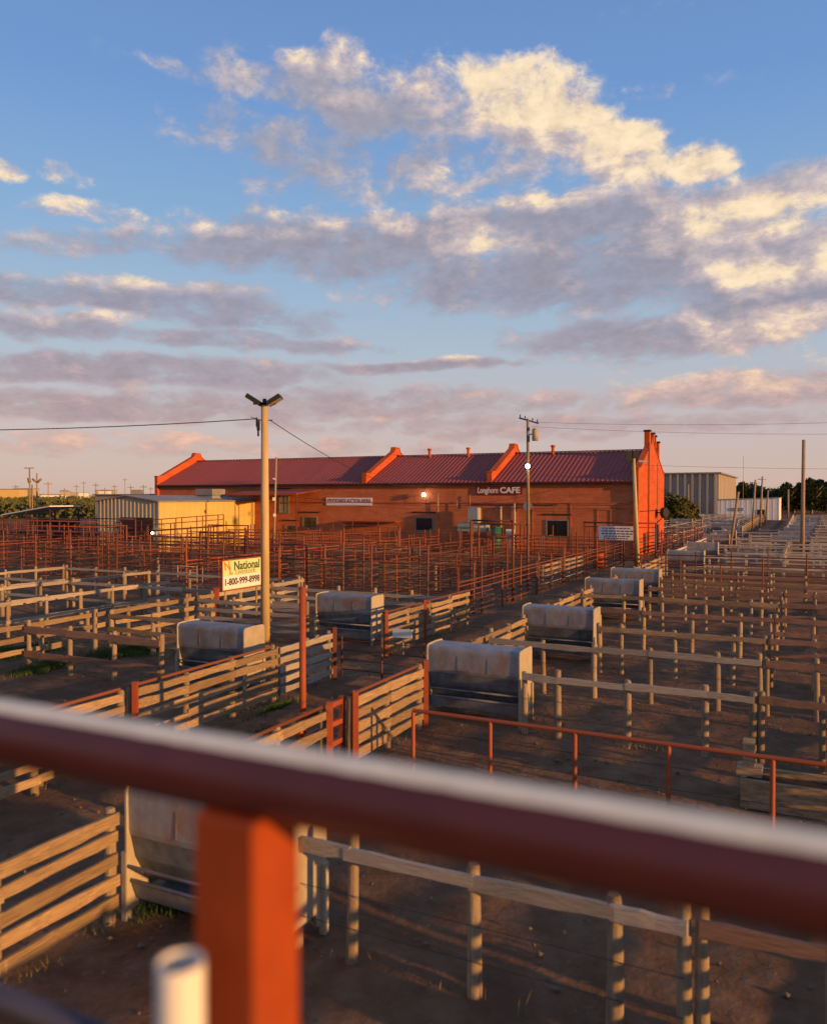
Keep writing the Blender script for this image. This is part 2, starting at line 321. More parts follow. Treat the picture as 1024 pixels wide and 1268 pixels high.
rnd = random.Random(11)
def run(u0, v0, u1, v1):
    a, b = W(u0, v0), W(u1, v1); d = b-a; return a, math.atan2(d.y, d.x), d.length
def board_fence(u0, v0, u1, v1, label, boards=(.28, .56, .84, 1.12, 1.38), bh=.165, bt=.045, sp=1.75, side=-1, m=None, pm=None, toppipe=None,
                posth=1.5, postr=.17, group='board fences of the pens', name='board_fence', cable=False, posts=None, lastpost=True):
    m = m or WOOD; pm = pm or POST
    a, rz, L = run(u0, v0, u1, v1); t = thing(name, a, rz, label, 'fence', group)
    xs = posts if posts else [i*L/max(1, round(L/sp)) for i in range(max(1, round(L/sp))+1)]
    for x in xs:
        if x == xs[-1] and not lastpost: continue
        h = posth*rnd.uniform(.97, 1.06); r = postr*rnd.uniform(.88, 1.12)
        link('post', post_mesh(pm, rnd.randrange(6)), t, (x, 0, -.05), (rnd.uniform(-.02, .02), rnd.uniform(-.02, .02), rnd.uniform(0, 6)), (r, r, h+.05))
    for x, y in zip(xs, xs[1:]):
        for z in boards:
            if len(boards) > 2 and z != boards[-1] and rnd.random() < .045: continue
            if len(boards) > 2 and rnd.random() < .05: z -= rnd.uniform(.03, .09)
            dz = rnd.uniform(-.02, .02); dz2 = rnd.uniform(-.02, .02); ll = y-x+rnd.uniform(.02, .10)
            link('board', board_mesh(m, rnd.randrange(6)), t, (x-.03, side*(postr*.5+bt*.5+.004)+rnd.uniform(-.004, .008), z+dz),
                 (0, -math.atan2(dz2-dz, ll), 0), (ll, bt, bh*rnd.uniform(.88, 1.08)))
    if toppipe: link('top_pipe', pipe_mesh(toppipe), t, (0, side*.02, posth+.03), (0, 0, 0), (L, .075, .075))
    if cable:
        for z in (.45, .85):
            link('cable', pipe_mesh(BLACK, 5), t, (0, side*.1, z), (0, 0, 0), (L, .008, .008))
    return t
def pipe_fence(u0, v0, u1, v1, label, rails=(.25, .55, .85, 1.15, 1.45, 1.78), h=2.0, sp=2.6, pr=.10, rr=.05, m=None, group='rusty pipe fences', name='pipe_fence', cat='fence', topr=.075, tall=()):
    m = m or RUST
    a, rz, L = run(u0, v0, u1, v1); t = thing(name, a, rz, label, cat, group)
    n = max(1, round(L/sp))
    for i in range(n+1):
        hh = h + (rnd.uniform(.0, .5) if i % 3 else rnd.uniform(.3, 1.2))
        if i in tall: hh = 3.3
        link('post', pipe_mesh(m, 8, True), t, (i*L/n, 0, -.05), (rnd.uniform(-.012, .012), rnd.uniform(-.012, .012), 0), (pr, pr, hh))
    for z in rails: link('rail', pipe_mesh(m, 6), t, (0, rnd.uniform(-.04, .04), z*h/2+rnd.uniform(-.03, .03)), (0, rnd.uniform(-.002, .002), 0), (L, rr, rr))
    link('top_rail', pipe_mesh(m, 8), t, (0, 0, h), (0, 0, 0), (L, topr, topr))
    return t
def far_fence(u0, v0, u1, v1, label, rails=(.35, .75, 1.1, 1.4), h=1.5, sp=2.0, m=None, group='far pen fences', bh=.15, pr=.075, name='far_fence'):
    m = m or CHALK
    a, rz, L = run(u0, v0, u1, v1); t = thing(name, a, rz, label, 'fence', group)
    n = max(1, round(L/sp)); P_ = MB(); Q = MB()
    for i in range(n+1):
        x = i*L/n; r = pr*rnd.uniform(.8, 1.2); P_.box((x-r, -r, 0), (x+r, r, h*rnd.uniform(.95, 1.12)))
    for z in rails:
        for i in range(n):
            dz = rnd.uniform(-.03, .03); Q.box((i*L/n+.01, -.13, z-bh/2+dz), ((i+1)*L/n-.01, -.085, z+bh/2+dz))
    tag(P_.build('posts', m, t), kind='stuff'); tag(Q.build('rails', m, t), kind='stuff'); return t

ORD = ['first', 'second', 'third', 'fourth', 'fifth', 'sixth', 'seventh', 'eighth', 'ninth', 'tenth', 'eleventh', 'twelfth', 'thirteenth', 'fourteenth', 'fifteenth', 'sixteenth']
# ------------------------------------------------------------------ ground
def axis_pts(c0, near, far, n1, n2):
    a = [c0 - near + 2*near*i/n1 for i in range(n1+1)]
    k = [(far/near)**(i/n2) for i in range(1, n2+1)]
    return [c0-near*x for x in reversed(k)] + a + [c0+near*x for x in k]
from mathutils import noise as mn
xs = axis_pts(0, 26, 3500, 150, 16); ys = axis_pts(26, 26, 3500, 150, 16)
bm = bmesh.new(); rows = []
for y in ys:
    row = []
    for x in xs:
        f = 1 if (abs(x) < 30 and -4 < y < 56) else 0
        z = f*(mn.noise(Vector((x*.6, y*.6, 0)))*.06 + mn.noise(Vector((x*2.7, y*2.7, 3)))*.05) - .02
        row.append(bm.verts.new((x, y, z)))
    rows.append(row)
for r0, r1 in zip(rows, rows[1:]):
    for i in range(len(r0)-1):
        bm.faces.new((r0[i], r0[i+1], r1[i+1], r1[i])).smooth = True
me = bpy.data.meshes.new('ground'); bm.to_mesh(me); bm.free(); me.materials.append(DIRT)
tag(link('ground', me), kind='structure')
# the long lane of bare earth that leads away
LANE = mat('lane_dirt', [(.06, .026, .018), (.10, .045, .030)], rough=1, nscale=.3, bump=.3, space='World', vary=0)
lane = MB(); lane.quad(W(118, -8.2, .006), W(118, -2.9, .006), W(300, -3.2, .006), W(300, -9.8, .006)).build('lane', LANE)['kind'] = 'structure'
# clods and pale litter
bm = bmesh.new()
for i in range(2600):
    u = rnd.uniform(4, 34); v = rnd.uniform(-24, .8); r = rnd.uniform(.012, .045)*(1.5 if rnd.random() < .08 else 1)
    c = W(u, v, r*.3); vs = [bm.verts.new(c+Vector((r*a*rnd.uniform(.6, 1.3), r*b*rnd.uniform(.6, 1.3), r*cc*.7))) for a, b, cc in ((1, 0, 0), (0, 1, 0), (-1, 0, 0), (0, -1, 0), (0, 0, 1), (0, 0, -1))]
    for a, b, cc in ((0, 1, 4), (1, 2, 4), (2, 3, 4), (3, 0, 4), (1, 0, 5), (2, 1, 5), (3, 2, 5), (0, 3, 5)): bm.faces.new((vs[a], vs[b], vs[cc]))
me = bpy.data.meshes.new('dirt_clods'); bm.to_mesh(me); bm.free(); me.materials.append(CLOD)
tag(link('dirt_clods', me), 'small dry clods and litter scattered over the pen floors', 'dirt', kind='stuff')
def grass(label, patches, n, hh=.14):
    bm = bmesh.new()
    for i in range(n):
        u0, v0, ru, rv = rnd.choice(patches); a = rnd.uniform(0, 6.28); q = abs(rnd.gauss(0, .62))*(.7+.5*math.sin(3*a+u0)*math.sin(5*a))
        c = W(u0+ru*q*math.cos(a), v0+rv*q*math.sin(a)); h = hh*rnd.uniform(.4, 1.3); b = rnd.uniform(0, 6.28); w = .012
        d = Vector((math.cos(b)*w, math.sin(b)*w, 0)); l = Vector((rnd.uniform(-.05, .05), rnd.uniform(-.05, .05), h))
        bm.faces.new([bm.verts.new(p) for p in (c-d, c+d, c+l)])
    me = bpy.data.meshes.new('grass'); bm.to_mesh(me); bm.free(); me.materials.append(GRASS)
    tag(link('grass', me), label, 'grass', kind='stuff')
grass('short green grass in the pen at the left edge', [(19.5, -25.6, 2.2, 1.3), (21.5, -22, 1.6, .8), (18.4, -22.4, 1.0, .6), (23.5, -20.2, 1.2, .5)], 42000, .18)
grass('weeds under the half hidden feeder and along the alley fence', [(8.4, -7.8, .5, .5), (15.5, -11.4, .9, .35), (13.6, -9.4, .5, .2), (17.5, -12.6, 1.2, .2)], 5000)

# trampled straw and dry weeds
STRAW = mat('straw', [(.20, .15, .08), (.34, .27, .15)], rough=1, nscale=3, bump=0, space='World', vary=0)
bm = bmesh.new()
for i in range(9000):
    u = rnd.uniform(4, 40); v = rnd.uniform(-24, .8)
    if mn.noise(Vector((u*.5, v*.5, 7))) < rnd.uniform(-.15, .5): continue
    c = W(u, v, rnd.uniform(.005, .03)); a = rnd.uniform(0, 6.28); l = rnd.uniform(.015, .055); d = Vector((math.cos(a), math.sin(a), rnd.uniform(-.1, .1)))*l; n_ = Vector((-math.sin(a), math.cos(a), 0))*.003
    bm.faces.new([bm.verts.new(p) for p in (c-d-n_, c+d-n_, c+d+n_, c-d+n_)])
me = bpy.data.meshes.new('straw'); bm.to_mesh(me); bm.free(); me.materials.append(STRAW)
tag(link('straw', me), 'thin trampled straw strewn over the dirt of the pens', 'straw', kind='stuff')
bm = bmesh.new()
for (u0, v0, u1, v1, cnt) in ((8.4, -13.1, 21, -13.1, 900), (10.2, -8.45, 17.6, -8.45, 600), (25, -13.4, 33, -13.4, 500), (4.4, -8.2, 7.7, -8.2, 260), (20, -8.75, 59, -8.9, 1600), (15, -23.2, 34, -23.2, 1200), (18.3, -6, 18.3, 0, 200), (8.3, -5.7, 8.3, -1, 120), (33, -14.2, 66, -14.2, 1400)):
    for i in range(cnt):
        f = rnd.random()
        if mn.noise(Vector((f*9, u0, v0))) < rnd.uniform(-.3, .4): continue
        c = W(u0+(u1-u0)*f+rnd.gauss(0, .06), v0+(v1-v0)*f+rnd.gauss(0, .13)); h = rnd.uniform(.06, .28); a = rnd.uniform(0, 6.28); d = Vector((math.cos(a), math.sin(a), 0))*.009
        bm.faces.new([bm.verts.new(p) for p in (c-d, c+d, c+Vector((rnd.gauss(0, .06), rnd.gauss(0, .06), h)))])
me = bpy.data.meshes.new('dry_weeds'); bm.to_mesh(me); bm.free(); me.materials.append(leafmat('dry_weed_blades', (.09, .08, .03), (.20, .15, .07)))
tag(link('dry_weeds', me), 'ragged dry weeds growing along the foot of the fences', 'weeds', kind='stuff')

# ------------------------------------------------------------------ brick auction building
UF, UB, UR, ZE, ZR = 76.0, 90.0, 83.0, 7.3, 10.35
VL, VR = -72.0, -14.4
bld = thing('brick_building', W(UF, VR), ANG_V, 'long red brick auction barn with maroon ribbed metal roof behind the steel pens', 'building')
# local frame: x = v - VR (negative leftwards), y = u - UF
def bx(x0, x1, y0, y1, z0, z1): return (x0, y0, z0), (x1, y1, z1)
LW = VR-VL
MB().box((-LW, 0, 0), (0, .4, ZE-.25)).build('front_wall', BRICK, bld)
MB().box((-LW, 13.6, 0), (0, 14, ZE-.25)).build('rear_wall', BRICK, bld)
def parapet(x0, x1, lo, m, rise=.85):
    r = rise; sl = (ZR-ZE)/(UR-UF)
    pts = [(-.35, lo), (-.35, ZE+r), (.55, ZE+r+.05), (6.3, ZE+r+sl*6.2), (6.5, ZR+r+.12), (7.5, ZR+r+.12), (7.7, ZE+r+sl*6.2), (13.45, ZE+r+.05), (14.35, ZE+r), (14.35, lo)]
    return MB().prism(pts, 0, x0, x1), pts
def coping(x0, x1, pts, m):
    c = MB(); top = pts[1:-1]
    for (a, b) in zip(top, top[1:]):
        c.prism([(a[0]-.03, a[1]+.002), (a[0]-.03, a[1]+.12), (b[0]+.03, b[1]+.12), (b[0]+.03, b[1]+.002)], 0, x0-.07, x1+.07)
    return c
b, pts = parapet(.003, .45, 0, BRICKP, .95); b.build('gable_wall', BRICKP, bld); coping(.003, .45, pts, 0).build('gable_coping', BRICKP, bld)
b, pts = parapet(-LW-.45, -LW-.003, 0, BRICKP); b.build('gable_wall', BRICKP, bld); coping(-LW-.45, -LW-.003, pts, 0).build('gable_coping', BRICKP, bld)
for vv in (-42.8, -28.5):
    x = vv-VR; b, pts = parapet(x-.25, x+.25, ZE-.2, BRICKP, .8); b.build('fire_wall', BRICKP, bld); coping(x-.25, x+.25, pts, 0).build('fire_wall_coping', BRICKP, bld)
# ribbed roof: every rib is real relief
for nm, ya, yb in (('roof', -.45, 7.0), ('roof', 14.45, 7.0)):
    bm = bmesh.new(); za = ZE + (-.45)*(ZR-ZE)/7; prev = None; x = -LW
    prof = []
    while x < 0:
        prof += [(x, 0), (x+.34, 0), (x+.37, .045), (x+.43, .045), (x+.46, 0)]; x += .46
    prof = [(min(p, 0), q) for p, q in prof]
    for (x, dz) in prof:
        c = (bm.verts.new((x, ya, za+dz)), bm.verts.new((x, yb, ZR+dz)))
        if prev: bm.faces.new((prev[0], c[0], c[1], prev[1]))
        prev = c
    me = bpy.data.meshes.new(nm); bm.to_mesh(me); bm.free(); me.materials.append(ROOF); link(nm, me, bld)
MB().box((-LW, 6.8, ZR+.03), (0, 7.2, ZR+.11)).build('ridge_cap', ROOF, bld)
MB().box((-LW, -.40, ZE-.33), (0, -.012, ZE-.245)).build('soffit', DARKT, bld)
MB().box((-LW, -.52, ZE-.36), (0, -.403, ZE-.21)).build('gutter', DARKT, bld)
MB().box((-LW, -.10, 5.05), (-0.3, -.003, 5.13)).box((-LW, -.05, 6.55), (-.3, -.003, 6.62)).build('brick_course', BRICK, bld)
def vx(px, u=76.0):                         # where a sight line meets the front wall
    t = (px-512)/1000; return (t*CT-ST)/(CT+t*ST)*u - VR
for (px, z0, z1, w, m) in ((384, 2.25, 3.35, 1.7, 1), (525.5, 2.2, 3.45, 1.85, 1), (690, 1.9, 3.35, 2.0, 1), (352, 3.9, 6.0, 1.15, 0), (360, 1.3, 2.4, 1.3, 1)):
    x = vx(px)
    fr = MB(); e = .12
    fr.box((x-w/2-e, -.07, z0-e), (x+w/2+e, -.003, z0)).box((x-w/2-e, -.07, z1), (x+w/2+e, -.003, z1+e)).box((x-w/2-e, -.07, z0+.001), (x-w/2, -.003, z1-.001)).box((x+w/2, -.07, z0+.001), (x+w/2+e, -.003, z1-.001))
    f = fr.build('window', CONC, bld)
    MB().box((x-w/2, -.02, z0), (x+w/2, -.004, z1)).build('pane', GLASS if m else GREYM, f)
    MB().box((x-.03, -.045, z0), (x+.03, -.022, z1)).box((x-w/2, -.043, (z0+z1)/2-.03), (x+w/2, -.0225, (z0+z1)/2+.03)).build('mullion', BLACK, f)
    MB().box((x-w/2-.5, -.09, z1+.55), (x+w/2+.4, -.003, z1+.68)).build('lintel', DARKT, f)
# bricked up openings, a little proud
for (p0, p1, z0, z1) in ((640, 660, .4, 4.7), (706, 766, .5, 4.9), (739, 757, 2.4, 4.4)):
    x0, x1 = vx(p0), vx(p1); e = .10
    MB().box((x0, -.06, z1), (x1, -.003, z1+.14)).box((x0, -.05, z0), (x0+e, -.003, z1)).box((x1-e, -.05, z0), (x1, -.003, z1)).build('blocked_opening', BRICK, bld)
for px, z0, z1, w in ((543.5, 3.2, 6.0, .10), (621, 2.6, 4.7, .22), (638, 2.0, 5.0, .26), (583, 4.6, 5.9, .06), (567, 4.2, 5.3, .06)):
    x = vx(px); MB().tube((x, -.2, z0), (x, -.2, z1), w/2).build('wall_pipe', ENDP if w > .2 else GREYM, bld)
MB().box((vx(583), -.12, 4.85), (vx(690), -.062, 4.93)).build('wall_conduit', DARKT, bld)
# chimney pinnacles on the right gable
for y, z0, z1, w in ((5.2, 10.2, 12.05, .62), (7.6, 11.1, 11.95, .6), (8.7, 10.6, 11.75, .5), (10.6, 9.6, 11.25, .6)):
    c = MB().box((.02, y-w/2, z0), (.52, y+w/2, z1)).build('chimney', BRICKP, bld)
    MB().box((-.06, y-w/2-.09, z1+.001), (.60, y+w/2+.09, z1+.16)).build('chimney_cap', DARKT, c)
MB().tube((.56, 4.4, .3), (.56, 4.4, 10.9), .05).build('wall_conduit', DARKT, bld)
MB().box((.453, .4, 4.25), (.49, 13.6, 4.33)).build('wall_conduit', DARKT, bld)
MB().box((-.02, -.45, 6.6), (.12, -.36, 9.0)).build('corner_downpipe', DARKT, bld)
for i, y in enumerate((2.8, 8.6, 10.4)):
    MB().box((.453, y-.6, .2), (.5, y+.6, 2.2+.3*i)).build('door', (DARKT, GREYM, DARKT)[i], bld)
# roof vents
for px in (530, 578, 683):
    x = vx(px, 82.0)-.0
    v = MB().tube((x, 6.4, ZR-.4), (x, 6.4, ZR+.55), .16).tube((x, 6.4, ZR+.551), (x, 6.4, ZR+.75), .28, .2).build('roof_vent', BRICKP, bld)
# things fixed to the wall, each movable on its own
def wall_loc(px, z, off=.0): return W(UF-off, vx(px)+VR, z)
def textmesh(body, size, shear=0, bold=0.0, ax='CENTER'):
    c = bpy.data.curves.new('lettering', 'FONT'); c.body = body; c.size = size; c.shear = shear; c.offset = bold; c.align_x = ax; c.align_y = 'CENTER'
    c.extrude = .004; c.resolution_u = 3
    o = bpy.data.objects.new('tmp', c); COL.objects.link(o); dg = bpy.context.evaluated_depsgraph_get()
    me = bpy.data.meshes.new_from_object(o.evaluated_get(dg)); bpy.data.objects.remove(o); return me
def lettering(parent, body, size, x, z, y, m, shear=0, bold=0.0, ax='CENTER', width=None):
    me = textmesh(body, size, shear, bold, ax); me.materials.clear(); me.materials.append(m)
    o = link('lettering', me, parent, (x, y, z), (R(90), 0, 0))
    if width:
        xs_ = [v.co.x for v in me.vertices]; o.scale.x = width/(max(xs_)-min(xs_))
    return o
t = thing('banner', wall_loc(432.5, 5.15, .02), ANG_V, 'long pale banner lettered for the auction arena on the brick wall', 'banner')
MB().box((-2.9, -.06, -.42), (2.9, -.03, .42)).build('banner_sheet', SIGNW, t)
lettering(t, 'STOCKYARDS AUCTION ARENA', .60, 0, .06, -.066, INKR, bold=.012, width=5.45)
t = thing('cafe_sign', wall_loc(617, 6.3, .06), ANG_V, 'dark red cafe sign with white lettering under the roof edge', 'sign')
MB().box((-2.45, -.07, -.40), (2.5, -.03, .40)).build('sign_board', SIGNR, t)
lettering(t, 'Longhorn', .80, -1.1, .0, -.076, WHITE, shear=.15, bold=.02, width=2.2)
lettering(t, 'CAFE', .80, 1.25, .0, -.076, WHITE, bold=.03, width=2.1)
def serif(p, x, z, w): MB().box((x-w/2, -.08, z-.03), (x+w/2, -.0765, z+.03)).build('serif', WHITE, p)
t = thing('satellite_dish', wall_loc(655, 4.75, .1), ANG_V, 'round pale grey dish on the brick wall behind the utility pole', 'dish')
MB().tube((0, -.30, 0), (0, -.25, 0), .46, .44, 20).tube((0, -.249, 0), (0, 0, 0), .06).build('dish', GREYM, t)
t = thing('wall_lamp', wall_loc(527, 5.95, 0), ANG_V, 'lit white lamp on the brick wall below the roof', 'lamp')
MB().tube((0, 0, -.1), (0, -.5, .1), .04).box((-.14, -.62, .12), (.14, -.34, .3)).tube((0, -.02, -.7), (.12, -.02, -.1), .05).build('lamp_arm', GREYM, t)
g = bmesh.new(); bmesh.ops.create_icosphere(g, subdivisions=2, radius=.2); me = bpy.data.meshes.new('lamp_globe'); g.to_mesh(me); g.free(); me.materials.append(LAMPON)
GLOBE = me; link('lamp_globe', me, t, (0, -.48, -.06))
t = thing('air_handler', wall_loc(591, 0, .9), ANG_V, 'grey green air handling unit on legs against the brick wall', 'air unit')
MB().box((-1.6, -.5, 2.2), (1.5, .5, 3.05)).build('casing', TEAL, t, bevel=.03)
MB().box((-.55, -.35, 3.06), (.55, .4, 4.6)).build('upper_unit', GREYM, t, bevel=.03)
MB().box((.56, -.3, 3.1), (.60, .35, 4.5)).build('sunlit_side', ENDP, t)  # pale panel on the sunward face; its sunlit tone is put into the colour
MB().tube((-1.2, -.55, 2.6), (1.2, -.55, 2.7), .09).tube((-1.0, -.6, 3.1), (.2, -.6, 3.3), .07).build('duct', GREYM, t)
for x in (-1.5, 1.4):
    for y in (-.4, .4): MB().tube((x, y, 0), (x, y, 2.2), .05).build('leg', RUST, t)
t = thing('storage_bin', wall_loc(619.5, 0, 1.2), ANG_V, 'dark green upright tank beside the air handling unit', 'tank')
MB().tube((0, 0, .2), (0, 0, 2.6), .5, .5, 14).build('tank_body', GREENP, t); MB().tube((0, 0, 2.601), (0, 0, 2.75), .52, .3, 14).build('tank_lid', GREENP, t)
t = thing('white_cabinet', wall_loc(635, 0, .8), ANG_V, 'small whitish cabinet standing right of the green tank', 'cabinet')
MB().box((-.35, -.3, 0), (.35, .3, 2.5)).build('cabinet_body', WHITE, t, bevel=.02); MB().box((-.3, -.34, .2), (.3, -.305, 2.3)).build('cabinet_door', GREYM, t)
t = thing('wall_fan', W(UF+9.2, VR+.45, 4.35) - Vector((0, 0, .0)), ANG_V, 'black wall mounted fan on a bracket on the sunlit gable end', 'fan')
MB().tube((.7, 0, -.3), (1.05, -.15, -.3), .55, .5, 16).build('fan_drum', BLACK, t); MB().tube((.45, .7, -.3), (.75, .9, -.3), .35, .35, 14).build('motor', BLACK, t)
MB().tube((0, -.2, -1.5), (.75, 0, -.7), .05).tube((0, 0, -.3), (.75, 0, -.3), .06).build('bracket', DARKT, t)
# red canopy in front of the left half
can = thing('red_canopy', W(76, -50), ANG_V, 'low red metal canopy reaching out from the brick wall above the cream shed', 'canopy')
MB().prism([(-4.5, 5.95), (-4.5, 6.03), (-.05, 6.45), (-.05, 6.37)], 0, -8.0, 1.4).build('canopy_roof', ROOF, can)
MB().box((-8, -4.6, 5.85), (1.4, -4.51, 6.08)).build('canopy_edge', REDP, can)
for x in (-7.6, -3, 1.2): MB().tube((x, -4.3, 0), (x, -4.3, 5.95), .06).build('canopy_post', RUST, can)
MB().box((4.5, -1.4, 3.0), (11.5, -.1, 3.08)).build('lower_canopy', REDP, can)

# ------------------------------------------------------------------ cream shed left of it
sh = thing('cream_shed', W(60.5, -57.5), ANG_V, 'cream ribbed metal shed with a shallow grey roof left of the brick barn', 'building')
def ribbed(name, m, parent, axis, a, b, fixed, z0, ztop, out, pitch=.6, depth=.05):
    bm = bmesh.new(); prof = []; x = a
    while x < b-1e-6:
        for dx, o in ((0, 0), (pitch*.55, 0), (pitch*.63, depth), (pitch*.85, depth), (pitch*.93, 0)): prof.append((min(x+dx, b), o))
        x += pitch
    prof.append((b, 0)); prev = None
    for (x, o) in prof:
        zt = ztop(x) if callable(ztop) else ztop
        q = fixed + out*o; p = (x, q) if axis == 0 else (q, x)
        c = (bm.verts.new((*p, z0)), bm.verts.new((*p, zt)))
        if prev: bm.faces.new((prev[0], c[0], c[1], prev[1]))
        prev = c
    me = bpy.data.meshes.new(name); bm.to_mesh(me); bm.free(); me.materials.append(m); return link(name, me, parent)
ribbed('gable_wall', TANS, sh, 0, -8.2, 0, 0, 0, lambda x: 5.2+.55*(1-abs(x+4.1)/4.1), -1, .52, .04)
ribbed('side_wall', YEL, sh, 1, 0, 15.45, 0, 0, 5.15, 1, .9, .03)
ribbed('far_side_wall', TANS, sh, 1, 0, 15.45, -8.2, 0, 5.15, -1, .9, .03)
MB().prism([(-8.5, 5.16), (-8.5, 5.27), (-4.1, 5.86), (-4.1, 5.75)], 1, -.3, 15.4).build('roof', GREYR, sh)
MB().prism([(-4.098, 5.75), (-4.098, 5.86), (.3, 5.27), (.3, 5.16)], 1, -.3, 15.4).build('roof', GREYR, sh)
MB().box((-4.9, -.12, 1.4), (-.6, -.075, 3.6)).build('door', DARKT, sh)
MB().box((-.02, -.09, 0), (.13, .06, 5.1)).build('corner_trim', ENDP, sh)
t = thing('yard_lamp', W(60.3, -57.9, 2.1), ANG_V, 'small lit lamp by the corner of the cream shed', 'lamp'); link('lamp_globe', GLOBE, t, (0, -.2, 0), scale=(.6, .6, .6)); MB().tube((0, -.2, .1), (0, .2, .1), .03).build('lamp_arm', GREYM, t)
t = thing('rear_shed', W(76, -76), ANG_V, 'pale flat topped shed peeking over the cream shed at the left gable', 'building')
MB().box((-7, 0, 0), (2.2, 6, 5.9)).build('wall', TANS, t); MB().box((-7.2, -.2, 5.901), (2.4, 6.2, 6.05)).build('roof', GREYR, t)
t = thing('roof_unit', W(70, -54.5, 5.2), ANG_V, 'low grey air unit on the roof of the cream shed', 'air unit')
MB().box((-6.6, 0, .65), (-4.2, 2.2, 1.35)).build('casing', GREYR, t, bevel=.03); MB().box((-6.4, .2, .1), (-4.4, 2.0, .65)).build('curb', GREYM, t)
t = thing('open_shed', W(73, -97), ANG_V, 'low open sided shed with a sloping white roof left of the cream shed', 'building')
MB().prism([(0, 3.2), (0, 3.35), (9.2, 4.55), (9.2, 4.40)], 1, 0, 5).build('roof', WHITE, t)
for x in (.2, 4.5, 9.0):
    for y in (.2, 4.8): MB().tube((x, y, 0), (x, y, 3.22+x*.1), .1).build('post', DARKT, t)
MB().box((0.3, 4.9, 0), (8.9, 5, 2.6)).build('back_wall', DARKT, t)

# ------------------------------------------------------------------ far right buildings
t = thing('grey_warehouse', W(234, -21.8), ANG_V, 'big windowless grey warehouse with vertical ribs beyond the brick gable', 'building')
WH = mat('warehouse_concrete', [(.30, .26, .22), (.36, .31, .26)], rough=.85, nscale=.3, bump=0, vary=0)
MB().box((-46, 0, 0), (0, 60, 12.1)).build('wall', WH, t)
for i in range(24): MB().box((-46+i*1.95, -.6, 0), (-46+i*1.95+.55, -.003, 12.0)).build('rib', WH, t)
for i in range(14): MB().box((.003, .4+i*4.2, 0), (.07, 1.2+i*4.2, 12.0)).build('rib', WH, t)
MB().box((-46.2, -.7, 12.101), (.7, 60, 12.5)).build('roof_edge', GREYR, t)
MB().box((-24, 6, 12.5), (-18, 10, 13.6)).build('roof_plant', GREYR, t)
t = thing('white_metal_building', W(218, -20.5), ANG_V, 'long white metal building in front of the dark trees', 'building')
ribbed('front_wall', WHITE, t, 0, 0, 14.3, 0, 0, lambda x: 5.0+.035*x, -1, 1.2, .025)
ribbed('side_wall', WHITE, t, 1, 0, 12, 14.3, 0, 5.5, 1, 1.2, .08)
MB().prism([(-.3, 5.0), (-.3, 5.15), (14.6, 5.7), (14.6, 5.55)], 1, -.3, 12).build('roof', GREYM, t)
MB().box((9.3, -.16, .2), (11, -.1, 2.6)).build('door', BLACK, t); MB().box((3, -.16, 2.2), (6, -.1, 3.0)).build('vent_panel', GREYM, t)
t = thing('loading_shelter', W(168, -31), ANG_V, 'small open shelter with a flat white roof below the grey warehouse', 'building')
MB().box((0, 0, 4.1), (9, 5, 4.3)).build('roof', WHITE, t)
for x in (.2, 3, 6, 8.8): MB().box((x-.12, .1, 0), (x+.12, .34, 4.1)).build('post', ENDP, t)
MB().box((.3, 4.7, 0), (8.7, 4.9, 4.0)).build('back_wall', TANS, t)

# ------------------------------------------------------------------ trees
def crown_mesh(name, m, rx, rz, n, seed, leaf=.45):
    r = random.Random(seed); bm = bmesh.new(); cl = []
    for i in range(22):
        a = r.uniform(0, 6.28); q = math.sqrt(r.random())*.75; z = r.uniform(-.75, .8)
        k = math.sqrt(max(0.05, 1-z*z*.8)); cl.append((Vector((q*math.cos(a)*k*rx, q*math.sin(a)*k*rx, z*rz)), r.uniform(.18, .38)*rx))
    for i in range(n):
        c, cr = r.choice(cl); d = Vector((r.gauss(0, 1), r.gauss(0, 1), r.gauss(0, .8))).normalized()
        p = c + d*cr*r.uniform(.6, 1.08); a = Vector((r.gauss(0, 1), r.gauss(0, 1), r.gauss(0, 1))).normalized(); b_ = a.orthogonal().normalized(); l = leaf*r.uniform(.5, 1.2)
        bm.faces.new([bm.verts.new(x) for x in (p-a*l, p+b_*l*.5, p+a*l, p-b_*l*.5)])
    me = bpy.data.meshes.new(name); bm.to_mesh(me); bm.free(); me.materials.append(m); return me
def trunk_mesh(h, r, seed):
    q = random.Random(seed); b_ = MB(); b_.tube((0, 0, 0), (0, 0, h*.55), r, r*.7, 7)
    for i in range(5):
        a = q.uniform(0, 6.28); b_.tube((0, 0, h*(.3+.05*i)), (math.cos(a)*h*.3, math.sin(a)*h*.3, h*(.65+.06*i)), r*.45, r*.12, 5)
    return b_.mesh('trunk', POLEW)
CR = [crown_mesh('crown', LEAF, 4.2, 4.0, 5200, 1), crown_mesh('crown', LEAF, 3.6, 4.4, 4600, 2), crown_mesh('crown', LEAF, 4.8, 3.6, 5200, 3)]
CRY = [crown_mesh('crown', LEAFY, 3.0, 2.2, 4200, 4, .32), crown_mesh('crown', LEAFY, 2.6, 2.4, 3800, 5, .32)]
TK = [trunk_mesh(9, .35, 1), trunk_mesh(8, .3, 2)]
def tree(x, y, h, k, label, group, crs=CR, name='leafy_tree', sc=None):
    t = thing(name, (x, y, 0), rnd.uniform(0, 6), label, 'tree', group)
    s = h/9.5 if sc is None else sc
    q = s if crs is CR else s*.36; link('trunk', TK[k % 2], t, scale=(q, q, q)); link('crown', crs[k % len(crs)], t, (0, 0, h*.50), scale=(s*rnd.uniform(.95, 1.3), s*rnd.uniform(.95, 1.2), s*1.05))
k = 0
